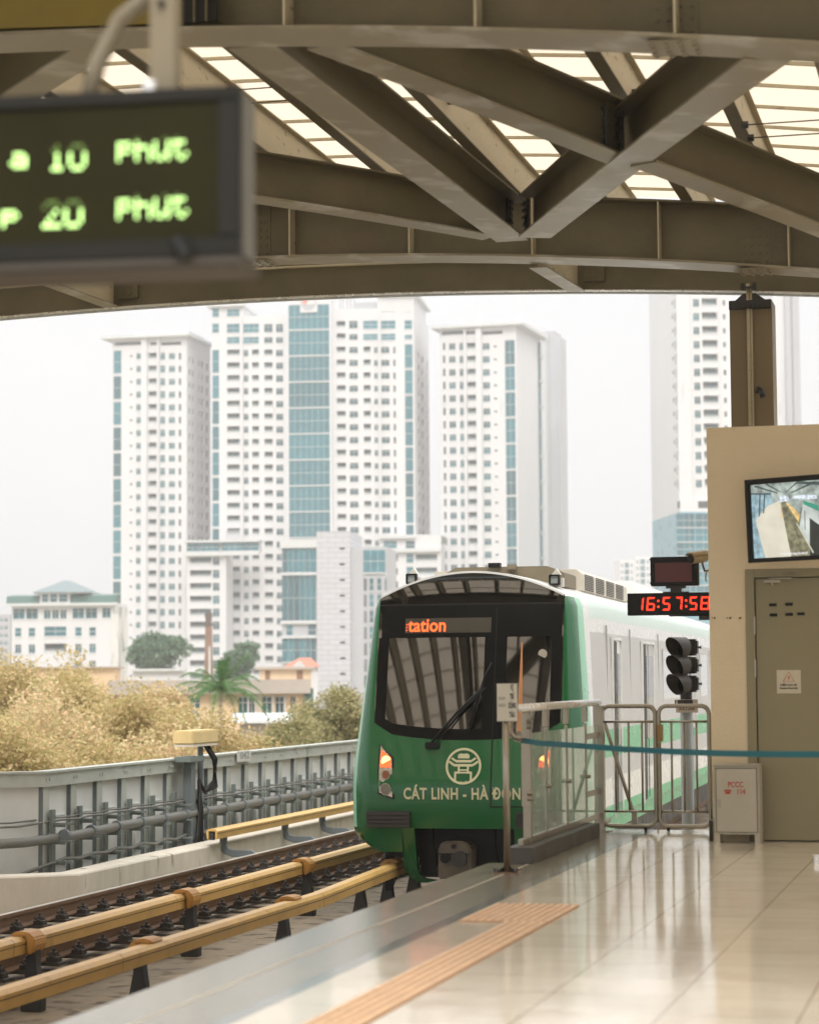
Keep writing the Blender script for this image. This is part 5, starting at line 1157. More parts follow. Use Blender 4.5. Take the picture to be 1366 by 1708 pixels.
m = MB(); m.box(-2.6, U1+1.2, -1.6, D1+1, zt+.002, zt+.7); put('roof_slab', m, FRAME, b.t)
m = MB(); m.box(b.U(215), b.U(305), 4, D1-2, zt+.7, zt+2.2); put('roof_parapet', m, BW, b.t)
for a, c in ((236, 245.5), (262.5, 265.5)):
    m = MB(); m.box(b.U(a), b.U(c), -.75, -.003, 0, zt-.1 if c > 250 else zt+1.4); put('facade_pier', m, BG if False else BW, b.t)
b.finish()
# --- middle twin tower with the central glass front
b = Bld('residential_tower', 'tallest white tower with a wide teal glass centre and round emblem', 'tower', 353, 588, rad(-7), 512, group='white residential towers')
zt = b.Z(512); Um0, Um1 = b.U(481), b.U(556); U1 = b.U(693); D1 = b.V(718, U1)
fl = floors(588.6, 21.32, 26)
H = cols(b, [(379, 400, 'b', 12), (407, 414.5, 'w', 11), (421, 432.5, 'b', 12), (441.5, 455.5, 'b', 12), (461.5, 473, 'w', 11)], fl)
H += cols(b, [(354.5, 365.5, 'g', 38)], floors(599.5+3, 42.7, 13)); H += cols(b, [(354.5, 365.5, 'g', 15), (379, 400, 'g', 14.5), (406.5, 432.5, 'g', 14.5), (441.5, 455.5, 'w', 14), (461.5, 473, 'w', 14)], [547])
H += cols(b, [(379, 400, 'g', 10.5), (406.5, 432.5, 'g', 10.5), (441.5, 455.5, 'w', 10), (461.5, 473, 'w', 10)], [567])
b.block('wall', 0, Um0, 0, D1, 0, b.Z(529), BW, H)
H = cols(b, [(379, 400, 'g', 11.5), (354.5, 365.5, 'g', 14)], [521]); b.block('corner_block', 0, b.U(406), .02, D1*.6, b.Z(528.9), zt, BW, H)
m = MB(); m.box(-1.2, b.U(407)+.3, -1.0, D1*.6, zt+.002, zt+.6); put('roof_slab', m, FRAME, b.t)
zc = b.Z(470); H = []
gy = floors(506, 43.2, 15)
for i, yc in enumerate(gy):
    x0, x1 = b.U(484.5), b.U(552.5); hh = 41.5 if i else 41; z1 = b.Z(yc+25-20.6, x0); z0 = z1-40.6*b.pm; b.win(x0, x1, z0, z1, 'g', -1.6); H.append((x0, x1, z0, z1, .2))
b.block('glass_centre', Um0, Um1, -1.6, D1+.5, 0, zc, BW, H)
xe = b.U(518); ze = b.Z(511); r_ = 13*b.pm
m = MB(); m.box(b.U(504), b.U(533), -1.9, -1.72, b.Z(527), b.Z(497)); em = put('emblem_panel', m, BW, b.t)
m = MB(); m.ring([[Vector((xe+q*math.cos(rad(a)), -1.93, ze+q*math.sin(rad(a)))) for a in range(0, 360, 12)] for q in (r_, r_*.86)], True, False); m.add([Vector((xe+r_*.86*math.cos(rad(a)), -1.92, ze+r_*.86*math.sin(rad(a)))) for a in range(190, 351, 12)]+[Vector((xe, -1.92, ze-.2*r_))], [tuple(range(15))]); put('emblem_ring', m, BG, em)
m = MB(); m.add([Vector((xe-r_*.45+r_*.38*math.cos(rad(a)), -1.94, ze+r_*.35+r_*.55*math.sin(rad(a)))) for a in range(0, 360, 20)], [tuple(range(18))]); put('emblem_flame', m, mat('emblem_red', (.75, .25, .18), .6), em)
H = cols(b, [(563, 578, 'b', 11.5), (584.5, 598.5, 'w', 10.5), (608, 620, 'b', 12), (626, 632, 'w', 10), (638, 651.5, 'w', 10.5), (658, 662, 's', 11)], floors(583.5, 21.5, 26))
H += cols(b, [(677.5, 690.5, 'g', 39)], floors(593.5, 43.1, 13))
H += cols(b, [(563, 578, 'b', 12), (584.5, 598.5, 'w', 13), (608, 632, 'g', 13), (638, 662, 'g', 13), (677.5, 690, 'g', 14)], [541]); H += cols(b, [(563, 578, 'b', 12), (584.5, 598.5, 'w', 10), (608, 632, 'g', 9.5), (638, 662, 'g', 10), (677.5, 690, 'g', 7)], [561.5])
SH = scols(b, U1, [(D1*.25, D1*.35, 's', 10), (D1*.5, D1*.62, 's', 11), (D1*.85, D1*.93, 's', 16)], floors(583.5, 21.5, 26))
b.block('wall', Um1, U1, .01, D1, 0, b.Z(521), BW, H, SH)
zt2 = b.Z(501); H = cols(b, [(638, 662, 'g', 12), (677.5, 690, 'g', 14)], [511.5]); b.block('corner_block', b.U(633), U1-.01, .03, D1*.8, b.Z(520.9), zt2, BW, H)
m = MB(); m.box(b.U(632), U1+1.3, -1, D1*.8+1, zt2+.002, zt2+.6); put('roof_slab', m, FRAME, b.t)
m = MB(); 
for a in (566, 571, 578, 584, 590): m.box(b.U(a), b.U(a)+.3, 2, 2.3, b.Z(521)+.01, b.Z(521)+3.2)
m.box(b.U(592), b.U(630), 1.5, 1.7, b.Z(521)+.01, b.Z(521)+1.8); put('roof_rail', m, BG, b.t)
for a, c in ((402, 405.5), (476, 480), (634, 637)):
    m = MB(); m.box(b.U(a), b.U(c), -.6, -.003, 0, b.Z(529)); put('facade_pier', m, BW, b.t)
b.finish()
# --- right middle tower
b = Bld('residential_tower', 'white tower with its glass strip at the right front corner, above the train', 'tower', 733, 585, rad(-17), 549, group='white residential towers')
U1 = b.U(864.5); D1 = b.V(915, U1); zt = b.Z(549)
fl = floors(577.5, 21.75, 25)
H = cols(b, [(741.5, 745.5, 's', 12), (752, 762.5, 'w', 11), (769.5, 777, 'w', 12.5), (782, 797.5, 'b', 12.5), (808.5, 820, 'w', 11), (826.7, 832, 'v', 3.2)], fl)
H += cols(b, [(845.8, 862.2, 'g', 40)], floors(587, 43.6, 13)); H += cols(b, [(740, 776, 'd', 6.5), (781, 796, 'd', 6), (808, 842, 'd', 6)], [554.5])
b.block('wall', 0, U1, 0, D1, 0, zt, BW, H)
m = MB(); m.box(-2, U1+2, -1.5, D1*.8, zt+.002, zt+.7); put('roof_slab', m, FRAME, b.t)
m = MB(); m.box(b.U(798), b.U(807), -.9, -.003, 0, b.Z(534)); put('facade_pier', m, BW, b.t)
m = MB(); m.box(b.U(777), b.U(781), -.6, -.003, 0, zt-.1); put('facade_pier', m, BW, b.t)
m = MB(); m.box(b.U(812), U1+.5, D1*.25, D1*.98, zt+.71, b.Z(534)); put('penthouse', m, BW, b.t)
m = MB(); m.box(U1+.02, U1+.5, D1*.72, D1*.76, 0, zt-1); put('drain_pipe', m, TEAL, b.t)
for i, yc in enumerate(floors(577, 43.6, 12)):
    m = MB(); m.box(U1+.5, U1+1.1, D1*.70, D1*.75, b.Z(yc, U1), b.Z(yc, U1)+.8); put('outdoor_unit', m, BG, b.t) if i < 12 else None
b.finish()
b = Bld('residential_tower', 'plain grey slab tower just behind the tower above the train', 'tower', 905, 640, rad(-17), 562, group='white residential towers')
U1 = b.U(938); D1 = 8; zt = b.Z(562); b.block('wall', 0, U1, 0, D1, 0, zt, BG)
for px in (917, 936): m = MB(); m.box(b.U(px), b.U(px)+.5, -.5, -.003, 0, zt-(0 if px < 930 else 2.5)); put('facade_pier', m, BG, b.t)
m = MB(); m.box(U1*.0, U1*.72, -.02, D1, zt+.002, zt+1.6); put('parapet', m, BG, b.t)
b.finish()
# --- right tower with blue podium
b = Bld('residential_tower', 'pale tower with gridded balconies rising from a blue glass podium at the right', 'tower', 1127, 560, rad(6), 440, group='white residential towers')
U1 = b.U(1226); D1 = abs(b.V(1089, 0)); zt = b.Z(440); zp = b.Z(834)
fl = floors(505-23.2*2, 23.2, 16)
H = cols(b, [(1127.5, 1129.6, 's', 7), (1133.5, 1154.5, 'b', 16), (1163, 1173, 'w', 13), (1177.5, 1203, 'b', 16), (1212.5, 1217, 's', 9)], fl)
b.block('wall', 0, U1, 0, D1, zp, zt, BW, H)
H = [(b.U(1131), b.U(1158), b.Z(848), b.Z(836), .5), (b.U(1165), b.U(1210), b.Z(848), b.Z(836), .5)]
for h in H: b.win(h[0], h[1], h[2], h[3], 'd', -.6)
b.block('terrace_band', 0, b.U(1250), -.6, D1, b.Z(854), zp-.01, BW, H, dep=.5)
for i in range(6):
    for (a, c) in ((1128, 1140), (1141, 1158), (1160, 1185)):
        x0, x1 = b.U(a), b.U(c); z1 = b.Z(857+i*24); b.win(x0, x1, z1-22.5*b.pm, z1, 'g', -.9)
b.block('podium', .0, b.U(1250), -.75, D1, 0, b.Z(854)-.01, mat('podium_blue', (.16, .33, .40), .3, var=.15, scale=.3))
for px in (1158, 1206): m = MB(); m.box(b.U(px), b.U(px+2), -.3, -.003, zp, zt); put('facade_pier', m, BW, b.t)
b.finish()
b = Bld('residential_tower', 'very pale slab tower edge seen right of the brown pillar', 'tower', 1288, 600, rad(4), 440, group='white residential towers')
U1 = b.U(1333); b.block('wall', 0, U1, 0, 18, 0, b.Z(440), BW)
for px in (1316, 1328, 1334): m = MB(); m.box(b.U(px), b.U(px)+.9, -1.2, -.003, 0, b.Z(440)); put('facade_pier', m, BG, b.t)
b.finish()
# --- low distant blocks by the red display
for (x0, x1, yt, k, lab) in ((1034, 1059, 934, 900, 'small far white block left of the red display'), (1060, 1086, 928, 930, 'small far grey and white block touching the red display')):
    b = Bld('distant_block', lab, 'building', x0, k, rad(5), yt, group='small far blocks'); U1 = b.U(x1)
    H = cols(b, [(x0+3, x0+6, 'w', 6), (x0+9, x1-9, 'g', 8), (x1-6, x1-3, 'w', 6)], floors(yt+9, 11, 9)); b.block('wall', 0, U1, 0, 14, 0, b.Z(yt), BW, H); b.finish()
# --- wing blocks joining the towers
b = Bld('wing_block', 'white wing with wide balconies and a terrace roof between the left and tallest towers', 'building', 311.5, 574, rad(-7), 905)
U1 = b.U(379)-0.3; zt = b.Z(905)
H = cols(b, [(316.6, 352.5, 'b', 13), (355, 366, 'w', 14)], floors(936, 21.5, 11)); H += cols(b, [(312.5, 332, 'g', 14), (335, 378, 'g', 12)], [913]) if False else []
b.block('wall', 0, U1, -6, 6, 0, zt-2.6, BW, H) if False else None
b2h = [(h[0], h[1], h[2], h[3], h[4]) for h in H]
b.block('wall', 0, U1, 0, 9, 0, b.Z(922), BW, b2h)
for a, c in ((312.5, 332), (335, 366), (371, 405), (406, 432)):
    x0, x1 = b.U(a), b.U(c); b.win(x0, x1, b.Z(920), b.Z(907), 'g', -.6)
m = MB(); m.box(0, b.U(433), .2, 3, b.Z(921), b.Z(906)); put('terrace_wall', m, BW, b.t)
m = MB(); m.box(-.5, b.U(434), -1.4, 4, b.Z(905.8), b.Z(902)); m.box(-.5, b.U(434), -1.4, -.05, b.Z(928), b.Z(921.5)); put('terrace_slab', m, FRAME, b.t)
m = MB()
for q in range(9): x = b.U(377+q*2.8); m.box(x, x+.15, 0, .15, b.Z(902)+.01, b.Z(886))
m.box(b.U(377), b.U(400), 0, .15, b.Z(887), b.Z(886)); put('terrace_rail', m, BG, b.t)
b.finish()
b = Bld('wing_block', 'low white wing with planted terraces between the tallest tower and the one above the train', 'building', 632, 573, rad(-7), 893)
U1 = b.U(736); zt = b.Z(893)
H = cols(b, [(640, 662, 'g', 12), (677, 692, 'g', 12)], [908.5]); H += cols(b, [(650.5, 653, 's', 11), (659, 663.5, 's', 11), (678, 689.5, 'g', 15), (693, 729, 'b', 13)], floors(931, 22.2, 10))
b.block('wall', 0, U1, 0, 10, 0, zt, BW, H)
for y_, a, c in ((893, 633, 694), (916, 633, 735)): m = MB(); m.box(b.U(a), b.U(c), -1.1, -.003, b.Z(y_+6), b.Z(y_)+(.002 if y_ < 900 else 0)); put('terrace_slab', m, FRAME, b.t)
def foliage(mb, c, r, n, s, rnd, flat=1.0, shell=.0):
    for i in range(n):
        while True:
            p = Vector((rnd.uniform(-1, 1), rnd.uniform(-1, 1), rnd.uniform(-1, 1)))
            if shell < p.length < 1: break
        p = Vector((p.x*r[0], p.y*r[1], p.z*r[2]))+Vector(c); a = Vector((rnd.gauss(0, 1), rnd.gauss(0, 1), rnd.gauss(0, .7))).normalized(); t = a.cross(Vector((rnd.gauss(0, 1), rnd.gauss(0, 1), rnd.gauss(0, 1)))).normalized(); q = s*rnd.uniform(.6, 1.3)
        mb.add([p-a*q, p+t*q*.45, p+a*q, p-t*q*.45], [(0, 1, 2, 3)])
rn = random.Random(9); m = MB()
for q in range(9): foliage(m, (b.U(700)+q*1.5/2, 1+rn.random(), b.Z(906)+rn.uniform(-.6, 1.2)), (1.0, .9, 1.0), 60, .28, rn)
put('terrace_plants', m, LEAFG, b.t)
b.finish()
# --- grey panelled office with glass left front
b = Bld('office_block', 'grey panelled office with tall blue glass bays on its left front', 'building', 470, 470, rad(-6), 900)
zt = b.Z(900); Uc0, Uc1 = b.U(529), b.U(584.5); D1 = b.V(604, Uc1); Uw = b.U(645)
for (z0, z1, xs) in ((955, 916, (471, 480, 489, 498, 508, 517, 528)), (1035.5, 960.5, (470, 480, 490, 500, 509, 518, 527)), (1104, 1066, (470, 480, 490, 500, 509, 518, 527))):
    for a, c in zip(xs, xs[1:]): b.win(b.U(a)+.08, b.U(c)-.08, b.Z(z0), b.Z(z1), 'g', -.3)
for a, c in ((478, 487), (514, 526)): b.win(b.U(a), b.U(c), b.Z(1060), b.Z(1043), 'g', -.3)
b.block('glass_wing', 0, Uc0, 0, D1, 0, zt, BG)
for q0, q1 in ((960, 956), (1041, 1036.5), (1065, 1061), (914.5, 900)): m = MB(); m.box(-.3, Uc0-.01, -.7, -.003, b.Z(q0), b.Z(q1)); put('floor_band', m, FRAME, b.t)
PAN = mat('grey_panels', (.62, .62, .64), .7, var=.04)
t_ = PAN.node_tree; brk = t_.nodes.new('ShaderNodeTexBrick'); brk.offset = .5; brk.inputs['Scale'].default_value = 1; brk.inputs['Brick Width'].default_value = 3; brk.inputs['Row Height'].default_value = 1.05; brk.inputs['Mortar Size'].default_value = .06
brk.inputs['Color1'].default_value = (.50, .50, .53, 1); brk.inputs['Color2'].default_value = (.47, .47, .49, 1); brk.inputs['Mortar'].default_value = (.32, .32, .34, 1)
tc_ = t_.nodes.new('ShaderNodeTexCoord'); sp = t_.nodes.new('ShaderNodeSeparateXYZ'); cb = t_.nodes.new('ShaderNodeCombineXYZ'); ad_ = t_.nodes.new('ShaderNodeMath'); t_.links.new(tc_.outputs['Object'], sp.inputs[0]); t_.links.new(sp.outputs[0], ad_.inputs[0]); t_.links.new(sp.outputs[1], ad_.inputs[1]); t_.links.new(ad_.outputs[0], cb.inputs[0]); t_.links.new(sp.outputs[2], cb.inputs[1]); t_.links.new(cb.outputs[0], brk.inputs[0]); t_.links.new(brk.outputs[0], t_.nodes['Principled BSDF'].inputs['Base Color'])
H = cols(b, [(567, 576, 's', 3.5)], floors(915.5, 26.1, 9)); SH = scols(b, Uc1, [(D1*.2, D1*.55, 's', 3.5)], floors(916, 26.1, 9))
b.block('stair_core', Uc0, Uc1, -.8, D1, 0, b.Z(888), PAN, H, SH)
zw = b.Z(914); H = cols(b, [(606, 611, 's', 20), (616, 622, 'g', 20), (629, 635, 'g', 20), (641, 644, 's', 20)], floors(975, 27, 7)); H += cols(b, [(606, 642, 'g', 37)], [936])
b.block('right_wing', Uc1+.01, Uw, .3, D1*.9, 0, zw, BG, H)
b.finish()
# --- white office with green hipped roof, far left
b = Bld('office_building', 'white office with green parapet roofs and a small hipped tower, far left', 'building', 20, 400, rad(-6), 1005)
zt = b.Z(1007); U1 = b.U(189); D1 = b.V(212, U1)
def s6(x): return x/2.203
def y6(y): return 900+y/2.203
H = []
for (x0, x1, yy0, yy1, kd_) in ((50, 92, 254, 294, 'w'), (98, 140, 254, 294, 'w'), (163, 187, 260, 294, 'w'), (193, 217, 260, 294, 'w'), (223, 245, 260, 294, 'w'), (268, 310, 254, 294, 'w'), (316, 357, 254, 294, 'w'), (377, 407, 254, 292, 'w'),
    (58, 80, 326, 356, 'g'), (108, 131, 326, 356, 'g'), (165, 245, 322, 356, 'g'), (278, 301, 326, 356, 'g'), (330, 353, 326, 356, 'g'), (58, 80, 386, 420, 'w'), (108, 131, 386, 420, 'w'), (165, 245, 384, 420, 'b'), (278, 301, 386, 420, 'w'), (330, 353, 386, 420, 'w'), (278, 301, 448, 480, 'w'), (330, 353, 448, 480, 'w'), (58, 80, 448, 480, 'w'), (108, 131, 448, 480, 'w')):
    u0, u1 = b.U(s6(x0)), b.U(s6(x1)); z0, z1 = b.Z(y6(yy1)), b.Z(y6(yy0)); b.win(u0, u1, z0, z1, kd_); H.append((u0, u1, z0, z1, 1.2 if kd_ == 'b' else .26))
b.block('wall', 0, U1, 0, D1, 0, zt, BW, H)
m = MB(); m.box(U1+.003, U1+.2, .3, D1-.3, 0, zt-.6); m.box(U1-.3, U1+1, -.2, -.003, 0, zt-2); put('stained_end_wall', m, STREAK, b.t)
u0, u1 = b.U(s6(152)), b.U(s6(262))
for (a, c) in ((-.8, u0-.1), (u1+.1, U1+.6)):
    m = MB(); m.prism([(a, -.8, zt+.003), (a, -.5, zt+1.25), (a, 3, zt+1.6), (a, 3, zt+.003)], (c-a, 0, 0)); put('parapet_roof', m, GRNROOF, b.t)
zd = b.Z(y6(197)); H = [(b.U(s6(a)), b.U(s6(c)), zt+.2, zd-.3, .3) for a, c in ((160, 182), (190, 214), (222, 252))]
for h in H: b.win(h[0], h[1], h[2], h[3], 'g', -.7)
b.block('roof_drum', u0, u1, -.7, 7, zt-.3, zd, BW, H, dep=.3)
m = MB(); r0 = [(b.U(s6(130)), -2, zd), (b.U(s6(330)), -2, zd), (b.U(s6(330)), 9, zd), (b.U(s6(130)), 9, zd)]; za = b.Z(y6(150)); ux = b.U(s6(228))
m.add(r0+[(ux-.6, 3.4, za), (ux+.6, 3.4, za)], [(0, 1, 5, 4), (1, 2, 5), (2, 3, 4, 5), (3, 0, 4), (0, 3, 2, 1)]); put('hipped_roof', m, SLATE, b.t)
m = MB(); m.box(b.U(s6(135)), b.U(s6(325)), -1.5, 8.5, zd-.25, zd-.003); m.box(-1.1, U1+.9, -1.1, -.003, zt-.5, zt-.02); put('cornice', m, FRAME, b.t)
b.finish()
b = Bld('distant_block', 'small hazy block at the left edge of the picture behind the yellow trees', 'building', -30, 620, rad(5), 1025, group='small far blocks'); U1 = b.U(17)
H = cols(b, [(1, 5, 'w', 7), (8, 13, 'w', 7)], floors(1034, 13, 6)); b.block('wall', 0, U1, 0, 12, 0, b.Z(1025), BG, H); b.finish()
# --- low roofs
b = Bld('low_building', 'long low orange building with white window bays and a weathered flat roof', 'building', 193, 165, rad(4), 1146)
U1 = b.U(506); zt = b.Z(1146); H = []
for i, (a, c) in enumerate([(205+28*i, 221+28*i) for i in range(5)]+[(397, 411), (414, 423), (436, 451), (458, 471), (483, 490)]):
    u0, u1 = b.U(a), b.U(c); b.win(u0, u1, b.Z(1200), b.Z(1163), 'w'); H.append((u0, u1, b.Z(1200), b.Z(1163), .3))
b.block('wall', 0, U1, 0, 16, 0, zt, ORANGEW, H)
for a in (412, 424, 430, 452, 472): m = MB(); m.box(b.U(a), b.U(a+2.5), -.15, -.003, 0, b.Z(1160)); put('pilaster', m, FRAME, b.t)
m = MB(); m.box(-.5, U1+.4, -.7, 16, zt+.003, zt+.45); m.box(-.5, U1+.4, -.7, -.003, b.Z(1159), zt-.003); put('roof_edge', m, CONCW, b.t)
m = MB(); m.box(b.U(505), b.U(520), -.2, 8, 0, zt-.2); put('green_sheet_wall', m, GRNROOF, b.t)
b.finish()
b = Bld('low_building', 'small orange rooftop house with two brown doors behind the palm', 'building', 434, 176, rad(4), 1118)
U1 = b.U(517); zt = b.Z(1117); b.block('wall', 0, U1, 0, 7, 0, zt, mat('peach_wall', (.72, .56, .38), .85))
for a, c in ((441, 449), (493, 503)): m = MB(); m.box(b.U(a), b.U(c), -.06, -.003, b.Z(1146), b.Z(1119)+.0); put('door', m, mat('brown_door', (.28, .16, .10), .7), b.t)
m = MB(); m.box(-.4, U1+.3, -.4, 7.3, zt+.003, zt+.2); put('roof_edge', m, CONCW, b.t); b.finish()
b = Bld('red_roof_house', 'white house with a red tiled roof in front of the grey office', 'house', 478, 300, rad(4), 1113)
U1 = b.U(529); zt = b.Z(1113); b.block('wall', 0, U1, 0, 9, 0, zt, BW); m = MB(); m.add([(-.5, -.6, zt), (U1+.3, -.6, zt), (U1+.3, 9, zt), (-.5, 9, zt), (U1*.42, 4, b.Z(1097)), (U1*.8, 4, b.Z(1097))], [(0, 1, 5, 4), (1, 2, 5), (2, 3, 4, 5), (3, 0, 4)]); put('roof', m, TILE_R, b.t)
m = MB(); m.add([(U1*.1, -1.2, zt-.3), (U1*.75, -1.2, zt-.3), (U1*.45, -1.2, b.Z(1101))], [(0, 1, 2)]); m2 = MB(); m2.prism([(U1*.05, -1.3, zt-.5), (U1*.72, -1.3, zt-.5), (U1*.40, -1.3, b.Z(1102))], (0, 1.2, 0)); put('gable', m2, FRAME, b.t)
b.finish()
b = Bld('low_building', 'white flat roofed shed left of the brick chimney', 'building', 222, 240, rad(4), 1117)
U1 = b.U(304); b.block('wall', 0, U1, 0, 9, 0, b.Z(1120), BW); m = MB(); m.box(-.3, U1+.3, -.5, 9.3, b.Z(1120)+.003, b.Z(1116)); put('roof_edge', m, FRAME, b.t); b.finish()
b = Bld('low_building', 'low orange wall behind the yellow trees at the far left', 'building', -60, 170, rad(4), 1114)
U1 = b.U(193); b.block('wall', 0, U1, 0, 8, 0, b.Z(1116), ORANGEW); m = MB(); m.box(-.3, U1+.3, -.4, 8, b.Z(1116)+.003, b.Z(1113.5)); put('roof_edge', m, CONCW, b.t); b.finish()
b = Bld('low_building', 'long low pale hall with a light roof beyond the fence', 'building', 400, 150, rad(4), 1200); U1 = b.U(620); b.block('wall', 0, U1, 0, 6, 0, b.Z(1203), CONCW); m = MB(); m.prism([(-.5, -.8, b.Z(1206)), (-.5, 7, b.Z(1192)), (-.5, 7, b.Z(1208))], (U1+1, 0, 0)); put('sheet_roof', m, mat('pale_sheet', (.50, .54, .54), .6), b.t); b.finish()
# chimney
kc = 230; p = atk(348, 1022, kc); r1 = 6.2*kc/F; r0 = 9.8*kc/F; zb_ = solz(Vector((p.x, p.y, 0)), 1132); h = p.z-GZ
ch = thing('brick_chimney', 'tall tapering old brick chimney with a dark capped top', 'chimney', (p.x, p.y, GZ), YAW+rad(20))
def fru(m, za, zb, ra, rb): m.ring([[Vector((ra*a, ra*c, za)) for a, c in ((-1, -1), (1, -1), (1, 1), (-1, 1))], [Vector((rb*a, rb*c, zb)) for a, c in ((-1, -1), (1, -1), (1, 1), (-1, 1))]])
hs = h-1.35; m = MB(); fru(m, 0, hs, r0*1.25*.75, r1*.75); put('shaft', m, BRICKC, ch)
m = MB(); fru(m, hs+.003, hs+.25, r1*.95, r1*.95); fru(m, hs+.253, hs+.9, r1*.7, r1*.72); fru(m, hs+.903, h-.1, r1*.85, r1*.85); fru(m, h-.097, h, r1*.7, r1*.7); put('cap', m, mat('sooty_brick', (.16, .135, .12), .9, var=.2), ch)
m = MB(); m.tube([(-r0*.0, -r0*.95, .0), (0, -r1*.8, hs-2)], .12, 6); put('drain_pipe', m, STREAK, ch)
# ================================================================== TREES
def branches(m, p, d, L, r, n, rnd, tips, spread=.6):
    q = p+d*L; mid = p.lerp(q, .5)+Vector((rnd.gauss(0, .06), rnd.gauss(0, .06), rnd.gauss(0, .04)))*L
    m.ring([[c+Vector((rr*math.cos(a), rr*math.sin(a), 0)) for a in (0, 2.1, 4.2)] for c, rr in ((p, r), (mid, r*.8), (q, r*.6))], True, False)
    if n == 0: tips.append(q); return
    for i in range(rnd.choice((2, 3, 3))):
        nd = (d+Vector((rnd.gauss(0, spread), rnd.gauss(0, spread), rnd.gauss(.15, spread*.5)))).normalized(); branches(m, q, nd, L*rnd.uniform(.62, .85), r*.58, n-1, rnd, tips, spread)
    tips.append(q)
def tree(label, px, py_top, k, wpx, leaf, seed, name='tree', depth=6, n=46, ls=.11, cr=.7, group=None, dense=1.0, trunk_r=.16):
    rnd = random.Random(seed); top = atk(px, py_top, k); h = top.z-GZ; w = wpx*k/F/2
    o = thing(name, label, 'tree', (top.x, top.y, GZ), 0, group)
    m = MB(); tips = []; tr = h*.42
    m.ring([[Vector((rr*math.cos(a), rr*math.sin(a), z)) for a in (0, 1.26, 2.5, 3.8, 5.0)] for z, rr in ((0, trunk_r*1.3), (tr*.5, trunk_r), (tr, trunk_r*.85))], True, False)
    for i in range(4):
        a = i*1.57+rnd.random(); sp = w/max(1, h-tr)*.9; branches(m, Vector((0, 0, tr)), Vector((math.cos(a)*sp, math.sin(a)*sp, 1)).normalized(), (h-tr)*.30, trunk_r*.6, depth-1, rnd, tips, .42)
    # fit the crown into its photo size
    mxz = max(t.z for t in tips); sxy = w*.88/max(abs(t.x) for t in tips); sz = (h-cr*.5-tr)/(mxz-tr)
    def fit(p): return Vector((p[0]*(1+(sxy-1)*min(1, max(0, (p[2]-tr)/1.0))), p[1]*(1+(sxy-1)*min(1, max(0, (p[2]-tr)/1.0))), tr+(p[2]-tr)*sz if p[2] > tr else p[2]))
    m.v = [tuple(fit(p)) for p in m.v]; tips = [fit(t) for t in tips]
    put('trunk', m, BARK, o)
    f = MB()
    for t in tips:
        if rnd.random() > dense: continue
        foliage(f, t, (cr*rnd.uniform(.6, 1.3), cr*rnd.uniform(.6, 1.3), cr*rnd.uniform(.4, .8)), int(n*rnd.uniform(.4, 1.5)), ls, rnd)
    put('crown', f, leaf, o); return o
G = 'loose trees beyond the fence'
tl = [('pale yellow tree with thin foliage at the left picture edge', 22, 1075, 70, 230, LEAFY, 1), ('yellow-green tree beyond the fence, second from the left edge', 105, 1098, 64, 240, LEAFY, 2), ('tree with rust tinted tips in front of the orange wall', 80, 1125, 55, 230, LEAFR, 3),
      ('sparse golden tree in front of the left tower base', 195, 1130, 62, 220, LEAFY, 4), ('golden tree between the left tower and the palm', 262, 1135, 72, 200, LEAFR, 5), ('low bushy yellow tree behind the equipment post', 340, 1168, 60, 210, LEAFY, 6),
      ('yellowish shrub tree right of the palm near the 042 plate', 420, 1210, 66, 190, LEAFY, 7), ('olive brown tree beside the left side of the train', 555, 1140, 85, 190, LEAFO, 8), ('smaller olive tree behind the fence left of the train', 490, 1180, 75, 150, LEAFO, 9),
      ('low golden bush at the lower left edge over the fence', 20, 1185, 48, 280, LEAFY, 10), ('low yellow bush over the fence below the orange wall', 165, 1195, 50, 260, LEAFY, 11), ('low loose bush over the fence left of the equipment post', 270, 1205, 52, 220, LEAFR, 12), ('tall bare twigged tree left of the office end wall', 120, 1068, 80, 110, LEAFY, 13)]
for (lab, px, py, k, w, lf, sd) in tl: tree(lab, px, py, k, w, lf, sd, group=G, n=38 if py > 1120 else 26, dense=.8, ls=.040+.0004*k, cr=.58)
tree('dark green round tree between the white office and the chimney', 262, 1055, 330, 100, LEAFG, 21, depth=5, n=60, ls=.34, cr=1.35, dense=.75, name='evergreen_tree', group='dark trees before the towers', trunk_r=.4)
tree('dark green tree right of the chimney before the tallest tower', 400, 1068, 300, 70, LEAFG, 22, depth=5, n=50, ls=.30, cr=1.1, dense=.7, name='evergreen_tree', group='dark trees before the towers', trunk_r=.4)
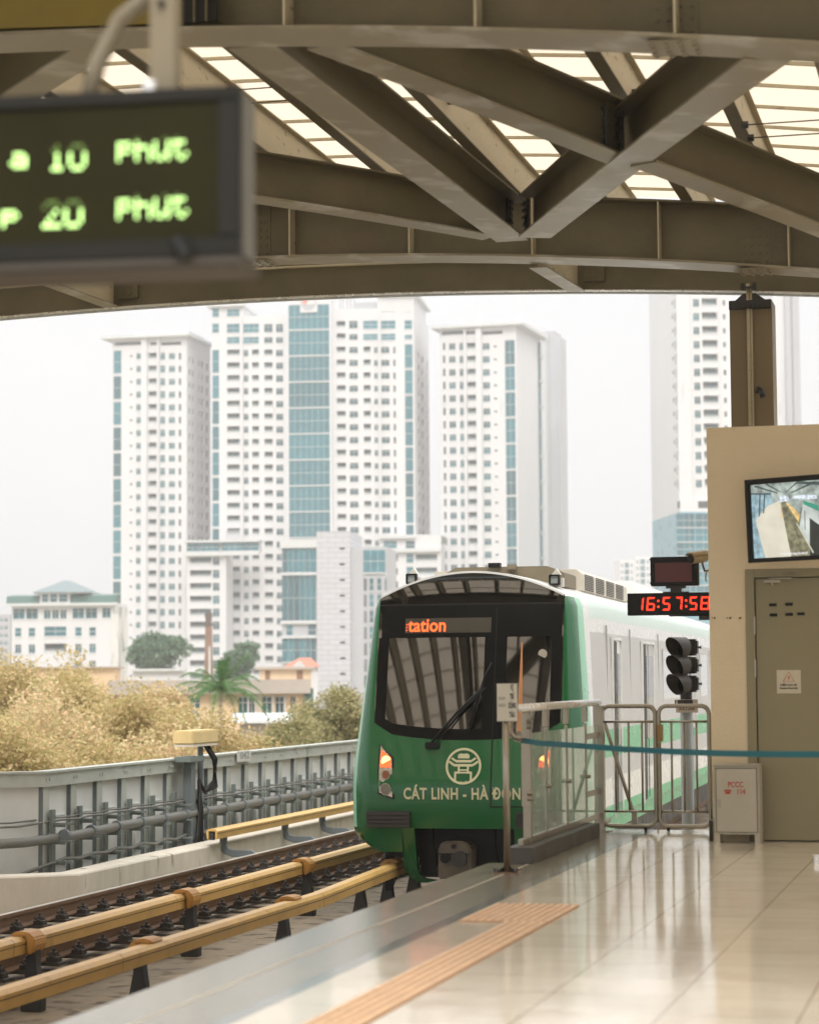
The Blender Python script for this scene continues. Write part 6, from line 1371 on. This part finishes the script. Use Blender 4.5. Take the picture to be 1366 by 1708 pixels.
# palm
kp = 100; p = atk(368, 1150, kp); pl = thing('palm_tree', 'green feather palm standing above the yellow trees', 'palm', (p.x, p.y, GZ)); hh = p.z-GZ
m = MB(); m.tube([(0, 0, 0), (.1, 0, hh*.5), (0, 0, hh)], .10, 8); put('trunk', m, BARK, pl, smooth=True)
rnd = random.Random(4)
for i in range(26):
    az = i*2.4+rnd.random()*.4; el = rnd.uniform(-.1, 1.25); L_ = rnd.uniform(1.8, 2.7); f = MB(); pts = []
    for j in range(12):
        t = j/11; r_ = L_*t; pts.append(Vector((math.cos(az)*r_*math.cos(el), math.sin(az)*r_*math.cos(el), hh+r_*math.sin(el)-1.15*t*t*t*math.cos(el)*1.2)))
    f.tube(pts, .018, 4)
    for j in range(1, 12):
        for s in (-1, 1):
            for q in range(3):
                c_ = pts[j-1].lerp(pts[j], q/3); tdir = (pts[j]-pts[j-1]).normalized(); sd = tdir.cross(Vector((0, 0, 1))).normalized()*s; ln = .50*math.sin(math.pi*min(1, (j+q/3)/12)**.7)+.08
                tip = c_+sd*ln*.75+tdir*ln*.6-Vector((0, 0, ln*rnd.uniform(.2, .6))); f.add([c_-tdir*.02, c_+tdir*.025, tip], [(0, 1, 2)])
    put('frond', f, LEAFP, pl)
# undergrowth below the viaduct, one mass
m = MB(); rnd = random.Random(8)
for i in range(170):
    k = rnd.uniform(48, 150); px = rnd.uniform(-40, 620); p = atk(px, 1200, k); foliage(m, (p.x, p.y, GZ+rnd.uniform(.5, 4.5+k*.028)), (1.6, 1.6, 1.3), 80, .16+.001*k, rnd)
tag(put('undergrowth', m, LEAFY, loc=(0, 0, 0)), 'mass of low pale yellow scrub filling the ground beyond the fence', 'scrub', kind='stuff')
# ================================================================== HAZE
m = MB(); m.box(-420, 260, -60, 1000, -12.6, 150); hz = put('haze', m, [], loc=(0, 0, 0)); tag(hz, 'pale haze fading the far towers', 'haze', kind='stuff')
hm = bpy.data.materials.new('haze_air'); hm.use_nodes = True; t = hm.node_tree; t.nodes.clear(); ou = t.nodes.new('ShaderNodeOutputMaterial'); pv = t.nodes.new('ShaderNodeVolumePrincipled')
pv.inputs['Color'].default_value = (.97, .97, 1, 1); pv.inputs['Density'].default_value = .0004; pv.inputs['Anisotropy'].default_value = .2; t.links.new(pv.outputs[0], ou.inputs['Volume'])
hz.data.materials.clear(); hz.data.materials.append(hm)
